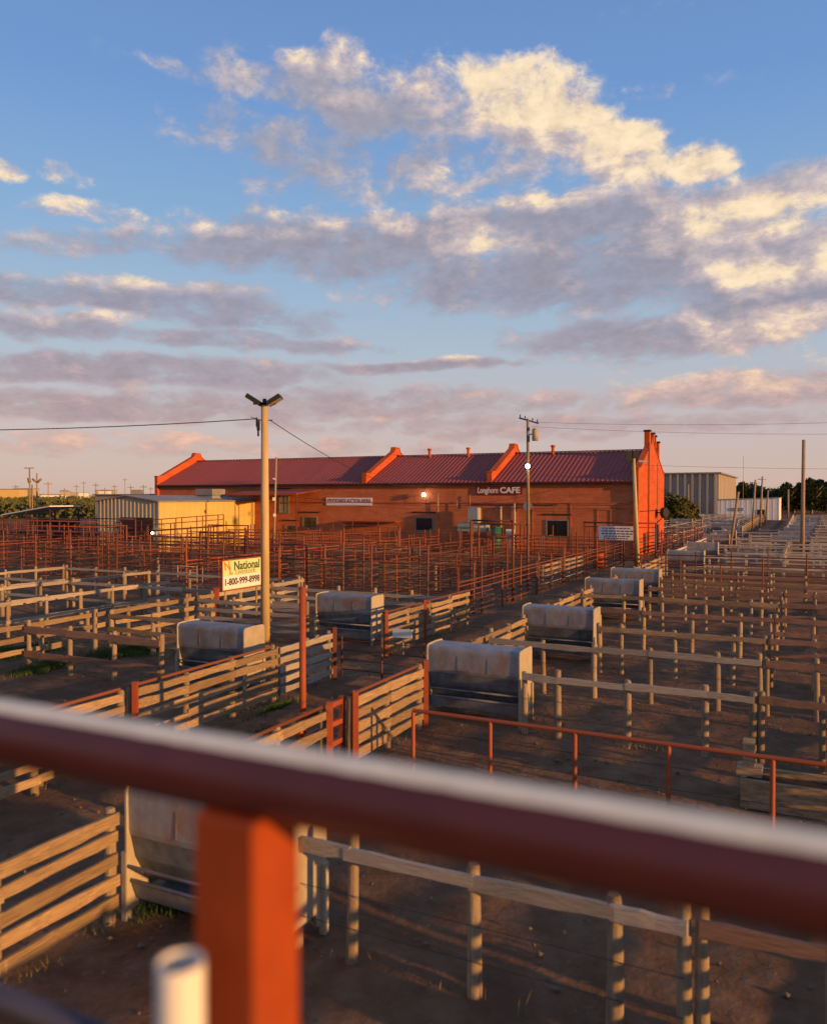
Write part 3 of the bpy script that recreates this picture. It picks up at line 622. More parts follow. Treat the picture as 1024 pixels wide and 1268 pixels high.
for px, yy, h in ((905, 300, 10.5), (916, 290, 11), (925, 300, 12), (934, 310, 10.5), (944, 300, 9), (957, 320, 8.5), (966, 300, 9), (975, 280, 11), (983, 290, 10.5), (996, 290, 12.5), (1005, 280, 12.5), (1014, 300, 11), (1024, 290, 13), (1036, 300, 12), (1050, 310, 11)):
    tree((px-512)/1000*yy, yy, h, k, ORD[k]+' tree from the left in the dark row beyond the far pens', 'trees beyond the far pens at right'); k += 1
k = 0
for px, yy, h in ((820, 150, 6.0), (829, 152, 6.6), (838, 155, 5.6), (848, 158, 4.8), (856, 160, 4.0)):
    tree((px-512)/1000*yy, yy, h, k, ORD[k]+' olive bushy tree going right from the brick gable', 'bushy trees behind the brick gable', CRY, 'bushy_tree', h/5.2); k += 1
# the tree belt and the town on the left horizon
bm = bmesh.new()
for i in range(60000):
    t_ = rnd.uniform(-.60, -.05); yy = rnd.uniform(210, 380); x = t_*yy
    hmax = 4.5 + 2.6*mn.noise(Vector((x*.06, yy*.03, 1))) + 1.8*mn.noise(Vector((x*.25, yy*.1, 4)))
    z = hmax*rnd.random()**.6; a = Vector((rnd.gauss(0, 1), rnd.gauss(0, 1), rnd.gauss(0, 1))).normalized(); b_ = a.orthogonal(); l = .55*rnd.uniform(.5, 1.2); p = Vector((x, yy, max(z, .2)))
    bm.faces.new([bm.verts.new(q) for q in (p-a*l, p+b_*l*.6, p+a*l, p-b_*l*.6)])
me = bpy.data.meshes.new('tree_belt'); bm.to_mesh(me); bm.free(); me.materials.append(LEAFY)
tag(link('tree_belt', me), 'far belt of scrubby olive trees along the left horizon', 'trees', kind='stuff')
bm = bmesh.new()
for i in range(26000):
    t_ = rnd.uniform(.28, .75); yy = rnd.uniform(330, 420); x = t_*yy
    hmax = 8.5 + 4*mn.noise(Vector((x*.05, yy*.03, 1))); z = hmax*rnd.random()**.6
    a = Vector((rnd.gauss(0, 1), rnd.gauss(0, 1), rnd.gauss(0, 1))).normalized(); b_ = a.orthogonal(); l = .8*rnd.uniform(.5, 1.2); p = Vector((x, yy, max(z, .2)))
    bm.faces.new([bm.verts.new(q) for q in (p-a*l, p+b_*l*.6, p+a*l, p-b_*l*.6)])
me = bpy.data.meshes.new('tree_belt'); bm.to_mesh(me); bm.free(); me.materials.append(LEAF)
tag(link('tree_belt', me), 'dark far woodland closing the horizon behind the pens at right', 'trees', kind='stuff')
for i in range(34):
    px = rnd.uniform(-10, 320); yy = rnd.uniform(520, 900); w = rnd.uniform(6, 16); h = rnd.uniform(6, 12); x = (px-512)/1000*yy
    t = thing('distant_building', (x, yy, 0), rnd.uniform(-.4, .4), 'tiny pale building of the far town on the left horizon', 'building', 'far town buildings on the left horizon')
    MB().box((-w/2, 0, 0), (w/2, 8, h)).build('wall', (TANS, WHITE, GREYR)[i % 3], t); MB().box((-w/2-.2, -.2, h+.002), (w/2+.2, 8.2, h+.4)).build('roof', GREYR, t)
t = thing('distant_tan_building', (-190, 370, 0), .1, 'sunlit orange tan block at the far left edge of the horizon', 'building')
MB().box((-14, 0, 0), (9, 10, 9.2)).build('wall', YEL, t); MB().box((-14.2, -.2, 9.201), (9.2, 10.2, 9.6)).build('roof', GREYR, t)
for i, (px, yy, top) in enumerate(((60, 330, 596), (95, 420, 600), (104, 500, 596), (119, 380, 598), (130, 300, 604), (142, 420, 600), (155, 520, 592), (162, 400, 601), (178, 360, 600), (187, 450, 603), (20, 380, 600), (80, 300, 604))):
    h = EYE + (616-top)*yy/1000; t = thing('distant_pole', ((px-512)/1000*yy, yy, 0), 0, 'thin distant utility pole on the left skyline', 'pole', 'distant poles on the left skyline')
    MB().tube((0, 0, 0), (0, 0, h), .22, .16, 6).build('pole', POLEW, t); MB().box((-1.6, -.1, h-1.2), (1.6, .1, h-.9)).build('crossarm', POLEW, t)

# ------------------------------------------------------------------ poles, lamps and wires
def wire(p, q, sag, r, label, group=None, m=None, n=20):
    p, q = Vector(p), Vector(q); b_ = MB(); last = p
    for i in range(1, n+1):
        f = i/n; c = p.lerp(q, f) - Vector((0, 0, sag*4*f*(1-f))); b_.tube(last, c, r, n=5, caps=False); last = c
    return tag(b_.build('overhead_wire', m or BLACK), label, 'wire', group)
def px_at(px, Y, z): return Vector(((px-512)/1000*Y, Y, z))
# the tall light pole by the left feeder
lp = thing('light_pole', W(24.8, -18.3), 0, 'tall buff light pole with angled floodlights rising beside the left feeders', 'light pole')
MB().tube((0, 0, 0), (0, 0, 9.05), .175, .13, 16).build('pole', POLEY, lp)
MB().tube((0, 0, 9.051), (0, 0, 9.3), .09, .07, 10).tube((-.42, 0, 9.12), (.42, 0, 9.12), .04).build('mount', BLACK, lp)
for s in (-1, 1):
    for dy in (-.17, .17):
        h = MB().box((-.30, -.15, -.05), (.28, .15, .12)); fl = h.build('floodlight', BLACK, lp, (s*.40, dy, 9.22), (0, -s*R(32), 0), bevel=.015)
        MB().box((-.27, -.13, -.056), (.25, .13, -.0505)).build('lens', LAMPG, fl)
MB().box((-.25, -.25, 8.1), (-.15, -.12, 8.45)).tube((-.3, 0, 8.5), (.3, 0, 8.5), .02).tube((-.3, 0, 8.25), (-.3, 0, 8.6), .03).tube((-.24, 0, 7.9), (-.24, 0, 8.25), .035).tube((-.15, -.1, 8.5), (-.5, -.1, 8.6), .012).build('insulators', BLACK, lp)
top = W(24.8, -18.3, 8.45)
wire(top+Vector((-.3, 0, .1)), Vector((-40, 30, 9.2)), .75, .018, 'black overhead wire running from the light pole to the left edge')
wire(top+Vector((.2, 0, .05)), W(75.8, vx(520)+VR, 6.9), .9, .016, 'thin wire sagging from the light pole to the brick barn')
# utility pole with transformer
up = thing('utility_pole', W(70, -22.6), 0, 'wooden utility pole with crossarm, transformer and a lit lamp before the brick barn', 'utility pole')
MB().tube((0, 0, 0), (-.1, 0, 12.7), .17, .12, 10).build('pole', POLEW, up)
MB().tube((-.9, -.2, 12.75), (.9, .2, 12.3), .07, n=6).build('crossarm', BLACK, up)
for x in (-.8, -.35, .35, .8): MB().tube((x, x*.22-.0, 12.62-x*.25), (x, x*.22, 12.85-x*.25), .05, n=6).build('insulator', BLACK, up)
MB().tube((.55, -.15, 10.7), (.55, -.15, 11.75), .27, .27, 14).tube((.55, -.15, 11.751), (.55, -.15, 11.85), .22, .1, 14).build('transformer', ENDP, up)
MB().box((-.15, -.22, 10.6), (.06, .22, 11.2)).box((-.15, -.2, 11.6), (.06, .2, 11.9)).tube((0, 0, 11.3), (.5, -.1, 11.3), .05).build('bracket', BLACK, up)
MB().tube((0, -.1, 8.7), (-.18, -.6, 8.55), .035).build('lamp_arm', BLACK, up); link('lamp_globe', GLOBE, up, (-.18, -.65, 8.4))
wire(up.location+Vector((.8, .2, 12.4)), Vector((60, 60, 13.0)), .9, .012, 'upper of two power lines running right from the utility pole')
wire(up.location+Vector((.3, .1, 12.0)), Vector((62, 62, 11.6)), .9, .011, 'lower of two power lines running right from the utility pole')
wire(W(75.6, vx(560)+VR, 4.7), W(65.4, -12.3, 8.0), .5, .014, 'thin cable drooping from the leaning pole across the cafe wall')
wire(W(75.6, vx(345)+VR, 5.8), W(75.7, -15, 4.6), .5, .014, 'dark cable draped along the face of the brick barn')
# leaning pole by the gable
t = thing('leaning_pole', W(65.4, -12.3), 0, 'pale leaning pole with dark lamp heads in front of the sunlit gable', 'light pole')
MB().tube((.25, 0, 0), (-.15, 0, 8.7), .17, .13, 12).build('pole', POLEY, t)
MB().box((-.75, -.2, 8.5), (-.3, .2, 9.3)).box((-.25, -.25, 8.75), (.2, .25, 9.3)).tube((-.6, 0, 8.6), (0, 0, 8.4), .05).build('lamp_heads', BLACK, t)
MB().box((.25, -.1, 8.4), (.95, .1, 8.55)).build('bracket', GREYM, t)
wire(t.location+Vector((0, 0, 8.2)), Vector((70, 55, 9)), .8, .010, 'cable leading right from the leaning pole over the far pens')
t = thing('thin_pole', W(66, -47.3), 0, 'thin weathered pole with cameras standing just right of the tall light pole', 'pole')
MB().tube((-.3, 0, 0), (0, 0, 9.6), .13, .09, 8).build('pole', POLEW, t); MB().box((-.35, -.2, 5.3), (-.1, 0, 5.6)).box((-.3, -.2, 3.7), (-.05, 0, 4.0)).tube((-.1, -.1, 7.4), (-.4, -.1, 7.5), .06).build('cameras', WHITE, t)
t = thing('tall_bare_pole', W(83.9, -.4), 0, 'tall bare wooden pole rising at the right edge of the pens', 'utility pole')
MB().tube((0, 0, 0), (.05, 0, 11.0), .2, .15, 10).build('pole', POLEW, t); MB().tube((-.22, 0, .3), (-.22, 0, 4.0), .05).build('conduit', GREYM, t)
for i, (px, yb, pt, lean) in enumerate(((911, 677, 609, .6), (934, 655, 594, .35), (943, 652, 590, .25), (852, 648, 600, 0), (950, 648, 607, .3), (976, 641, 606, 0), (920, 640, 565, 0))):
    Y = EYE/((yb-616)/1000); h = EYE+(616-pt)*Y/1000
    lab = ['short leaning wooden pole left of the far lane', 'leftmost of a pair of leaning utility poles before the white building', 'taller pole of the pair before the white metal building',
           'slim pole beside the grey warehouse', 'curved steel lamp post right of the paired poles', 'small pole among the dark trees right of the lane', 'very thin tall mast rising above the trees beyond the warehouse'][i]
    t = thing('mast' if i == 6 else 'wooden_pole', px_at(px, Y, 0), 0, lab, 'mast' if i == 6 else 'pole')
    r = .07 if i == 6 else .13+.0006*Y
    MB().tube((-lean, 0, 0), (lean*.5, 0, h), r, r*.75, 8).build('pole', POLEW, t)
    if i in (1, 2): MB().tube((-.8, 0, h-.5), (.9, 0, h-.6), .07, n=6).build('crossarm', POLEW, t)
for i, (px, pt) in enumerate(((37, 579), (46, 586), (40, 600))):
    Y = (135, 128, 140)[i]; h = EYE+(616-pt)*Y/1000
    t = thing('yard_floodlight_pole', px_at(px, Y, 0), 0, ['wooden pole with a flat crossarm at the far left', 'pole with a V of floodlights at the far left', 'short pole standing between the two far left poles'][i], 'light pole')
    MB().tube((0, 0, 0), (0, 0, h), .16, .12, 8).build('pole', POLEW, t)
    if i == 0: MB().box((-.9, -.08, h-.15), (.7, .08, h)).tube((0, 0, h-2.5), (-.1, -.1, h-1.7), .28, n=8).build('crossarm', POLEW, t)
    if i == 1: MB().tube((-.7, 0, h-.9), (-.1, 0, h-1.4), .18, n=6).tube((.7, 0, h-.9), (.1, 0, h-1.4), .18, n=6).build('floodlights', POLEW, t)

# ------------------------------------------------------------------ feeders
def feeder_parts():
    L_ = 2.45; D = 1.05
    d = {}
    b_ = MB()     # hood: closed shell, front leaning slightly, rounded crown
    prof = [(.02, 1.12), (0.00, 1.20), (-.01, 1.67), (.0, 1.73), (.04, 1.775), (.10, 1.795), (.52, 1.81), (.95, 1.795), (1.01, 1.775), (1.05, 1.73), (1.06, 1.67), (1.05, 1.20), (1.03, 1.12)]
    b_.prism(prof, 0, 0, L_); d['hood'] = b_.mesh('hood', GALV)
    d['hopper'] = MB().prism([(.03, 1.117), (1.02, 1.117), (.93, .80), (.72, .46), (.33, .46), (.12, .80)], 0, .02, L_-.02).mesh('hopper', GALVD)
    tr = MB()
    for s in (0, 1):
        f = (lambda y: y) if not s else (lambda y: 1.05-y)
        tr.prism([(f(.02), .50), (f(.05), .50), (f(.16), .26), (f(.13), .24)], 0, .03, L_-.03)
        tr.tube((.03, f(.03), .51), (L_-.03, f(.03), .51), .03, n=6)
    tr.box((.03, .16, .22), (L_-.03, .89, .25)); d['trough'] = tr.mesh('trough', GALV)
    lp_ = MB().tube((.03, -.03, .72), (L_-.03, -.03, .72), .025, n=6).tube((.03, 1.08, .72), (L_-.03, 1.08, .72), .025, n=6); d['guard_rail'] = lp_.mesh('guard_rail', GALV)
    e = MB(); e.prism([(-.05, .12), (-.05, 1.70), (-.03, 1.79), (.05, 1.83), (.52, 1.845), (1.0, 1.83), (1.08, 1.79), (1.10, 1.70), (1.10, .12), (.85, .12), (.80, .3), (.25, .3), (.2, .12)], 0, 0, .03)
    d['end_panel'] = e.mesh('end_panel', ENDP)
    d['leg'] = MB().box((-.05, -.04, -.03), (.03, .06, .9)).mesh('leg', ENDP)
    d['seam'] = MB().box((-.006, -.014, 1.2), (.006, -.003, 1.57)).mesh('seam', GALVD)
    return d
FP = feeder_parts()
def feeder(u, v, label, rz=0.0, sx_=1.0, posts=True):
    t = thing('cattle_feeder', W(u, v), ANG_V+rz, label, 'feeder', 'galvanised cattle feeders in the pens')
    s = (sx_, .86, 1)
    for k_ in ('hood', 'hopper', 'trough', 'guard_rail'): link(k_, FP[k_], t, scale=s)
    link('end_panel', FP['end_panel'], t, (-.031, 0, 0), scale=(1, .86, 1)); link('end_panel', FP['end_panel'], t, (2.451*sx_, 0, 0), scale=(1, .86, 1))
    for x in (-.04, 2.50*sx_):
        for y in (-.01, .86): link('leg', FP['leg'], t, (x+.0, y+.0, 0))
    for i in range(1, 3): link('seam', FP['seam'], t, (2.45*sx_*i/3, 0, 0))
    return t
feeder(7.9, -8.05, 'galvanised feeder half hidden behind the orange railing post')
feeder(18.8, -8.75, 'large galvanised feeder nearest the middle, behind the red pipe fence')
feeder(27.0, -8.9, 'second feeder of the right row, directly behind the large middle one')
feeder(37.4, -9.3, 'third feeder of the right row with a rusty topped front')
feeder(43.4, -9.4, 'fourth feeder of the right row, peeking past the third one')
feeder(60.0, -9.0, 'bluish feeder just right of the leaning pole before the dark pipe fence')
feeder(72.0, -9.2, 'dull feeder behind the bluish one near the gable')
feeder(88.0, -9.6, 'dark feeder two places beyond the bluish one')
feeder(99.0, -9.8, 'narrow feeder beside the short leaning pole')
feeder(112.0, -10, 'far feeder past the short leaning pole')
feeder(18.7, -17.0, 'blue grey feeder in the left pen below the light pole')
feeder(26.8, -17.3, 'feeder left of the drive alley behind the red steel pole')
for i, u in enumerate((88, 100, 112, 124, 136, 150, 165, 182)): feeder(u, -3.2+(.3*i), ORD[i]+' small pale feeder going back along the right of the far lane', sx_=1.4)['group'] = 'feeders right of the far lane'
for i, (u, v) in enumerate(((128, -13), (144, -14), (104, -22), (120, -26), (150, -22))): feeder(u, v, ORD[i]+' small pale feeder among the far pens beyond the gable', sx_=1.5)['group'] = 'feeders in the far pens beyond the gable'

# ------------------------------------------------------------------ fences by the alley
board_fence(4.4, -8.25, 7.75, -8.25, 'short weathered board fence at the bottom left, near the railing', side=-1, sp=1.7, name='board_fence', bh=.17)
board_fence(8.4, -13.1, 12.6, -13.1, 'board fence passing behind the railing at the left edge', side=-1, toppipe=RUSTD)
board_fence(12.9, -13.1, 18.1, -13.1, 'sunlit board fence with a red end post, left of the alley', side=-1, toppipe=RUST, bh=.18)
board_fence(18.3, -13.1, 21.0, -13.1, 'paler last panel of the fence left of the alley, before the gap', side=-1, m=PALE)
board_fence(10.2, -8.45, 13.3, -8.45, 'board fence right of the alley, behind the tall red steel pole', side=-1, toppipe=RUST, bh=.18)
board_fence(14.3, -8.45, 17.6, -8.45, 'bright orange lit board fence leading up to the large middle feeder', side=-1, toppipe=RUST, bh=.19)
board_fence(20.2, -8.75, 26.6, -8.75, 'short lit board fence between the large feeder and the second one', side=-1)
board_fence(28.4, -8.95, 36.9, -8.95, 'board fence between the second and third feeders of the right row', side=-1)
board_fence(38.8, -9.1, 42.9, -9.1, 'board fence between the third and fourth feeders of the right row', side=-1)
board_fence(45, -9.2, 59.4, -9.2, 'long board fence from the fourth feeder to the bluish one', side=-1)
board_fence(25.0, -13.4, 32.8, -13.4, 'board fence at the far side of the alley gap, with a small white sign', side=-1, toppipe=RUSTD, bh=.16)
for u, v in ((12.9, -13.1), (13.3, -8.45), (14.3, -8.45), (17.7, -8.45), (21.05, -13.1), (25.0, -13.4), (28.2, -13.4)):
    t = thing('steel_gate_post', W(u, v+.16), 0, {(12.9): 'orange red steel post at the lower end of the sunlit fence', 13.3: 'orange red steel post beside the tall red pole', 14.3: 'squat orange post where the bright lit fence begins',
        17.7: 'orange post at the corner of the large middle feeder', 21.05: 'dark red post ending the fence left of the alley', 25.0: 'orange post at the start of the fence beyond the gap', 28.2: 'red post rising from the fence beyond the gap'}[u], 'post')
    m_ = RUSTD if u == 21.05 else REDP
    MB().box((-.055, -.055, -.05), (.055, .055, 1.62)).build('post_tube', m_, t); MB().box((-.065, -.065, 1.621), (.065, .065, 1.64)).build('post_cap', m_, t)
t = thing('tall_red_pole', W(13.05, -8.75), 0, 'tall orange red steel pole standing over the alley fence', 'pole')
MB().tube((0, 0, 0), (0, 0, 3.85), .066, n=14).build('pole', REDP, t); MB().tube((0, 0, 3.851), (0, 0, 3.88), .072, n=14).build('pole_cap', REDP, t)
t = thing('red_pipe_gate', W(12.55, -8.62), ANG_U, 'orange red steel gate panel next to the tall red pole', 'gate', None)
for z in (.55, .95, 1.35): MB().box((.2, -.04, z), (1.75, .04, z+.10)).build('rail', REDP, t)
for x in (.2, 1.75): MB().box((x-.05, -.05, .3), (x+.05, .05, 1.5)).build('stile', REDP, t)
t = thing('small_white_sign', W(25.3, -13.1), ANG_V, 'small blank looking white sign low on the fence end beyond the gap', 'sign')
MB().box((0.1, -.32, .72), (.85, -.29, 1.02)).build('sign_plate', WHITE, t); MB().tube((.5, -.28, 0), (.5, -.28, .75), .025).build('sign_stake', GREYM, t)
t = thing('alley_gate', W(21.4, -12.9), ANG_V, 'thin dark pipe gate standing across the alley gap', 'gate')
for z in (.3, .6, .9, 1.2): MB().tube((0, 0, z), (4.1, 0, z), .02, n=6).build('rail', RUSTD, t)
for x in (0, 1.4, 2.8, 4.1): MB().tube((x, 0, .1), (x, 0, 1.3), .03, n=6).build('stile', RUSTD, t)

# ------------------------------------------------------------------ cross fences of the right pens
OR = ['nearest', 'second', 'third', 'fourth', 'fifth', 'sixth', 'seventh', 'eighth']
def cross(u, v0, posts, label, m=PALE, boards=(1.36,), gate=(1.36,), bh=.15, pm=POST, gm=None, **k):
    board_fence(u, v0, u, v0+posts[-1], label, boards=boards, bh=bh, bt=.07, posts=posts, m=m, pm=pm, cable=True, postr=.16, group='top railed cross fences of the right pens', **k)
    if gate:
        board_fence(u+.05, v0+posts[-1]+.16, u+.05, .9, label.replace('cross fence', 'end panel of the cross fence'), boards=gate, bh=bh*1.1, bt=.06, posts=[.0, 1.15, 2.1], m=gm or (WOOD if int(u)%2 else WOODR), pm=pm, group='plank end panels of the right pens', name='plank_fence', postr=.14)
cross(8.35, -5.75, [.05, .85, 2.45, 4.0, 4.7], 'grey top railed cross fence under the railing, nearest the camera', m=PALE, gm=WOODR)
t = pipe_fence(14.85, -7.25, 14.75, 1.2, 'thin red pipe fence crossing in front of the large middle feeder', rails=(), h=1.22, sp=1.69, pr=.085, m=RUSTL, topr=.085, group='red pipe fence')
for c in list(t.children):
    if c.name.startswith('post'): c.scale.z = 1.25; c.rotation_euler = (0, 0, 0)
for z in (.4, .8): link('cable', pipe_mesh(BLACK, 5), t, (0, .06, z), (0, 0, 0), (8.4, .012, .012))
cross(18.35, -6.1, [.1, .9, 2.5, 4.15, 5.1], 'pale top railed cross fence starting at the large middle feeder', m=PALE)
cross(22.5, -8.4, [0, 1.6, 3.05, 4.6, 6.3, 7.9-.55], 'pale cross fence one pen behind the large middle feeder', m=PALE)
cross(26.0, -6.0, [0, .7, 2.35, 4.0, 4.9], 'brown cross fence joining the second feeder', m=WOOD, gate=(1.36, 1.0))
cross(30.4, -8.6, [0, 1.6, 3.2, 4.9, 6.5, 7.5], 'cross fence between the second and third feeders', m=WOODR, gate=(1.36, .9))
cross(34.7, -8.7, [0, 1.7, 3.3, 5.0, 6.7, 7.7], 'light topped cross fence just before the third feeder', m=WOOD, gate=(1.36, .9))
cross(38.6, -6.6, [0, 1.6, 3.2, 4.8, 5.6], 'reddish cross fence level with the third feeder', m=WOODR, boards=(1.36, .8), gate=(1.36, .9))
for u, lab in ((42.6, 'many railed cross fence beside the fourth feeder'), (46.5, 'many railed cross fence just beyond the fourth feeder'), (51, 'dark many railed cross fence before the bluish feeder')):
    board_fence(u, -6.7, u, 1.6, lab, boards=(.3, .62, .95, 1.35), bh=.13, bt=.05, sp=1.65, m=WOODR if u < 50 else WOOD, group='many railed cross fences')
for u, lab in ((48.8, 'dark red pipe fence behind the many railed pens'), (56, 'long dark pipe fence with thin rails before the bluish feeder')):
    pipe_fence(u, -8.8, u, 2.2, lab, rails=(.3, .7, 1.1, 1.5), h=1.75, sp=2.2, m=RUSTD, rr=.045, pr=.08, group='dark pipe cross fences')
# fence along the right edge whose boards throw the striped shade
board_fence(4.0, 1.1, 8.2, 1.1, 'board fence at the right edge of the nearest pen', side=-1, group='board fences at the right edge')
for i, u in enumerate((8.6, 15.2, 22.8, 30.8, 39)):
    board_fence(u, 1.7, u+5.6, 1.7, ORD[i]+' board fence closing the right ends of the pens', side=-1, group='board fences at the right edge')
# trough at the right edge
t = thing('plank_trough', W(15.6, -1.05), ANG_V, 'low weathered plank trough behind the red pipe fence at the right edge', 'trough')
MB().box((0, 0, 0), (2.6, .09, .52)).box((0, .78, 0), (2.6, .87, .52)).box((0, .093, 0), (.09, .777, .52)).box((2.51, .093, 0), (2.6, .777, .52)).box((.093, .093, .05), (2.507, .777, .1)).build('basin', WOOD, t)
MB().box((.1, .1, .40), (2.5, .77, .405)).build('water', GLASS, t)
MB().box((-.08, .2, .52), (.35, .6, .66)).box((.02, .28, .661), (.22, .48, 1.15)).build('float_box', WOOD, t)
t = thing('water_trough', W(6.95, -.55), ANG_V, 'dark trough in the bottom right corner beside the plank panel', 'trough')
MB().box((0, 0, 0), (2.2, .08, .55)).box((0, .6, 0), (2.2, .68, .55)).box((0, .083, 0), (.08, .597, .55)).box((2.12, .083, 0), (2.2, .597, .55)).build('basin', BLACK, t)
MB().box((.09, .09, .40), (2.11, .59, .405)).build('water', GLASS, t)

# far cross fences of the right block
for i, u in enumerate((60.5, 65, 73, 79, 87, 95, 104, 113)):
    far_fence(u, -8.6 if i % 2 == 0 else -5.5, u, 3.4, ORD[i]+' pale railed cross fence counting back from the long dark pipe fence', sp=3.2 if i % 2 else 2.6, rails=(.75, 1.40), group='pale cross fences of the far right rows', bh=.13, pr=.075)
far_fence(61, -1.6, 84, -1.6, 'pale lengthwise fence angled toward the tall bare pole', group='lengthwise far fences', m=PALE)
far_fence(62, -9.3, 118, -9.6, 'lengthwise fence beside the far feeders right of the gable', group='lengthwise far fences')
far_fence(122, -8.4, 215, -10, 'lit fence along the left side of the far lane', sp=2.6, group='lengthwise far fences', m=WOOD)
far_fence(118, -2.6, 215, -3, 'fence along the right side of the far lane', sp=2.6, group='lengthwise far fences')
for i in range(7):
    u = 122+i*14; far_fence(u, -2.4, u, 14, ORD[i]+' pale pen fence on the right of the far lane', sp=2.8, rails=(1.4,), bh=.14, group='pen fences right of the far lane')
# far pens left of the lane, beyond the gable
for i in range(11):
    u = 95+i*11.5; vv = -14 if u < 122 else -9; far_fence(u, vv, u, -14-(u-70)*.42, ORD[i]+' pale pen fence going back from the gable toward the warehouse', sp=2.6, rails=(.7, 1.4), bh=.14, pr=.09, group='cross fences of the far pens beyond the gable')
for i, v in enumerate((-13.6, -18, -23, -29, -36, -44, -53)):
    far_fence(max(94, 94+(-v-20)*1.3), v, 212, v, ORD[i]+' lengthwise fence left of the lane, in the far pens beyond the gable', bh=.12, rails=(.7, 1.4), sp=3.0, group='lengthwise fences of the far pens beyond the gable', m=WOOD if v in (-18, -36) else PALE)
pipe_fence(66.5, -10.4, 93, -10.4, 'dark pipe fence running past the foot of the sunlit gable', m=RUSTD, h=2.2, sp=3, rr=.045, group='dark pipe fences by the gable')
pipe_fence(92, -34, 92, -10.6, 'dark pipe fence behind the sunlit gable end', m=RUSTD, h=2.2, sp=3, rr=.045, group='dark pipe fences by the gable')
pipe_fence(80, -14, 80, -10.6, 'short dark pipe fence beside the gable foot', m=RUSTD, h=2.2, sp=1.7, rr=.045, group='dark pipe fences by the gable')

# ------------------------------------------------------------------ left pens
L3 = (.55, .95, 1.36)
board_fence(15.0, -23.2, 20.9, -23.2, 'lit three rail fence at the left edge beside the grass', boards=L3, bh=.17, bt=.06, side=-1, m=WOOD, group='three rail fences of the left pens')
board_fence(21.2, -23.2, 27.6, -23.2, 'lit three rail fence left of the blue grey feeder', boards=L3, bh=.17, bt=.06, side=-1, m=WOOD, group='three rail fences of the left pens')
board_fence(27.9, -23.2, 34.5, -23.2, 'lit three rail fence under the yellow sign', boards=L3, bh=.17, bt=.06, side=-1, m=PALE, group='three rail fences of the left pens')
board_fence(18.2, -22.9, 18.2, -17.2, 'brown railed cross fence running to the blue grey feeder', boards=(.5, 1.3), bh=.2, bt=.08, m=WOODR, group='cross fences of the left pens')
board_fence(21.6, -22.8, 21.6, -18.8, 'short brown cross fence behind the blue grey feeder', boards=(.4, .8, 1.3), bh=.14, m=WOOD, group='cross fences of the left pens')
board_fence(26.4, -22.8, 26.4, -17.5, 'grey cross fence running to the feeder left of the alley', boards=(.3, .6, .95, 1.3), bh=.14, m=PALE, group='cross fences of the left pens')
board_fence(31.5, -22.8, 31.5, -13.6, 'grey cross fence behind the feeder left of the alley', boards=(.3, .6, .95, 1.3), bh=.15, m=PALE, group='cross fences of the left pens')
board_fence(10.9, -22.9, 10.9, -13.4, 'grey cross fence hidden mostly behind the railing at left', boards=L3, bh=.16, m=PALE, group='cross fences of the left pens')
t = thing('orange_gate_post', W(27.75, -23.05), 0, 'orange post in the middle of the lit three rail fence', 'post'); MB().box((-.09, -.09, 0), (.09, .09, 1.62)).build('post_tube', REDP, t); MB().box((-.11, -.11, 1.621), (.11, .11, 1.65)).build('post_cap', REDP, t)
for i, (v, lab) in enumerate(((-28.9, 'bleached rail fence first beyond the grass'), (-33.6, 'bleached rail fence second beyond the grass'), (-40.5, 'bleached rail fence nearest the rusty pens at left'))):
    board_fence(18.5+i*1.2, v, 34.6-.4*(i == 0)*9, v, lab, boards=(.6, 1.36), bh=.15, bt=.06, side=-1, m=PALE, sp=1.9, group='bleached rail fences of the left pens', pm=POST)
for i, u in enumerate((22.0, 29.0, 34.8)):
    board_fence(u, (-30, -40.4, -40.4)[i], u, (-28.9, -23.6, -23.6)[i]-.0, 'bleached cross rails ' + ['nearest the grass', 'midway to the rusty pens', 'bordering the rusty pens'][i], boards=(.5, 1.3), bh=.13, m=PALE, sp=2.4, group='bleached cross fences of the left pens')
for i, v in enumerate((-33.6, -30.4)):
    t = thing('white_pipe_gate', W(35.4, v), ANG_V, ['left one', 'right one'][i]+' of two thin white pipe gates before the rusty pens', 'gate', 'white pipe gates')
    for z in (.3, .65, 1.0, 1.35, 1.7): MB().tube((0, 0, z), (2.8, 0, z), .022, n=6).build('rail', PALE, t)
    for x in (0, 1.4, 2.8): MB().tube((x, 0, 0), (x, 0, 1.75), .03, n=6).build('stile', PALE, t)
# billboard on the left fence
t = thing('livestock_sign', W(28.05, -22.98, 0), ANG_U, 'tilted pale yellow sign with green lettering and phone number by the light pole', 'sign')
MB().box((0, .0, 1.52), (2.75, .04, 2.80)).build('sign_board', SIGNY, t)
MB().box((-.04, -.03, 2.802), (2.79, .05, 2.86)).box((-.05, -.03, 1.46), (2.79, .05, 1.518)).box((-.05, -.03, 1.519), (-.002, .05, 2.801)).box((2.752, -.03, 1.519), (2.79, .05, 2.801)).build('sign_frame', REDP, t)
MB().box((.02, -.008, 1.54), (2.73, -.002, 2.12)).build('number_band', SIGNW, t)
lettering(t, 'National', .55, 1.72, 2.52, -.012, INKG, bold=.012, width=1.85)
lettering(t, 'Livestock', .34, 1.62, 2.25, -.012, mat('pale_green_print', [(.25, .30, .10)], bump=0, vary=0), width=1.45)
lettering(t, '1-800-999-8998', .42, 1.38, 1.84, -.014, INKB, bold=.012, width=2.5)
lettering(t, 'N', .55, .35, 2.56, -.012, INKO, shear=-.2, bold=.01); lettering(t, 'L', .50, .58, 2.34, -.012, INKO, bold=.01)
for x in (.25, 2.5): MB().box((x-.05, .045, 0), (x+.05, .12, 2.7)).build('sign_post', POST, t)

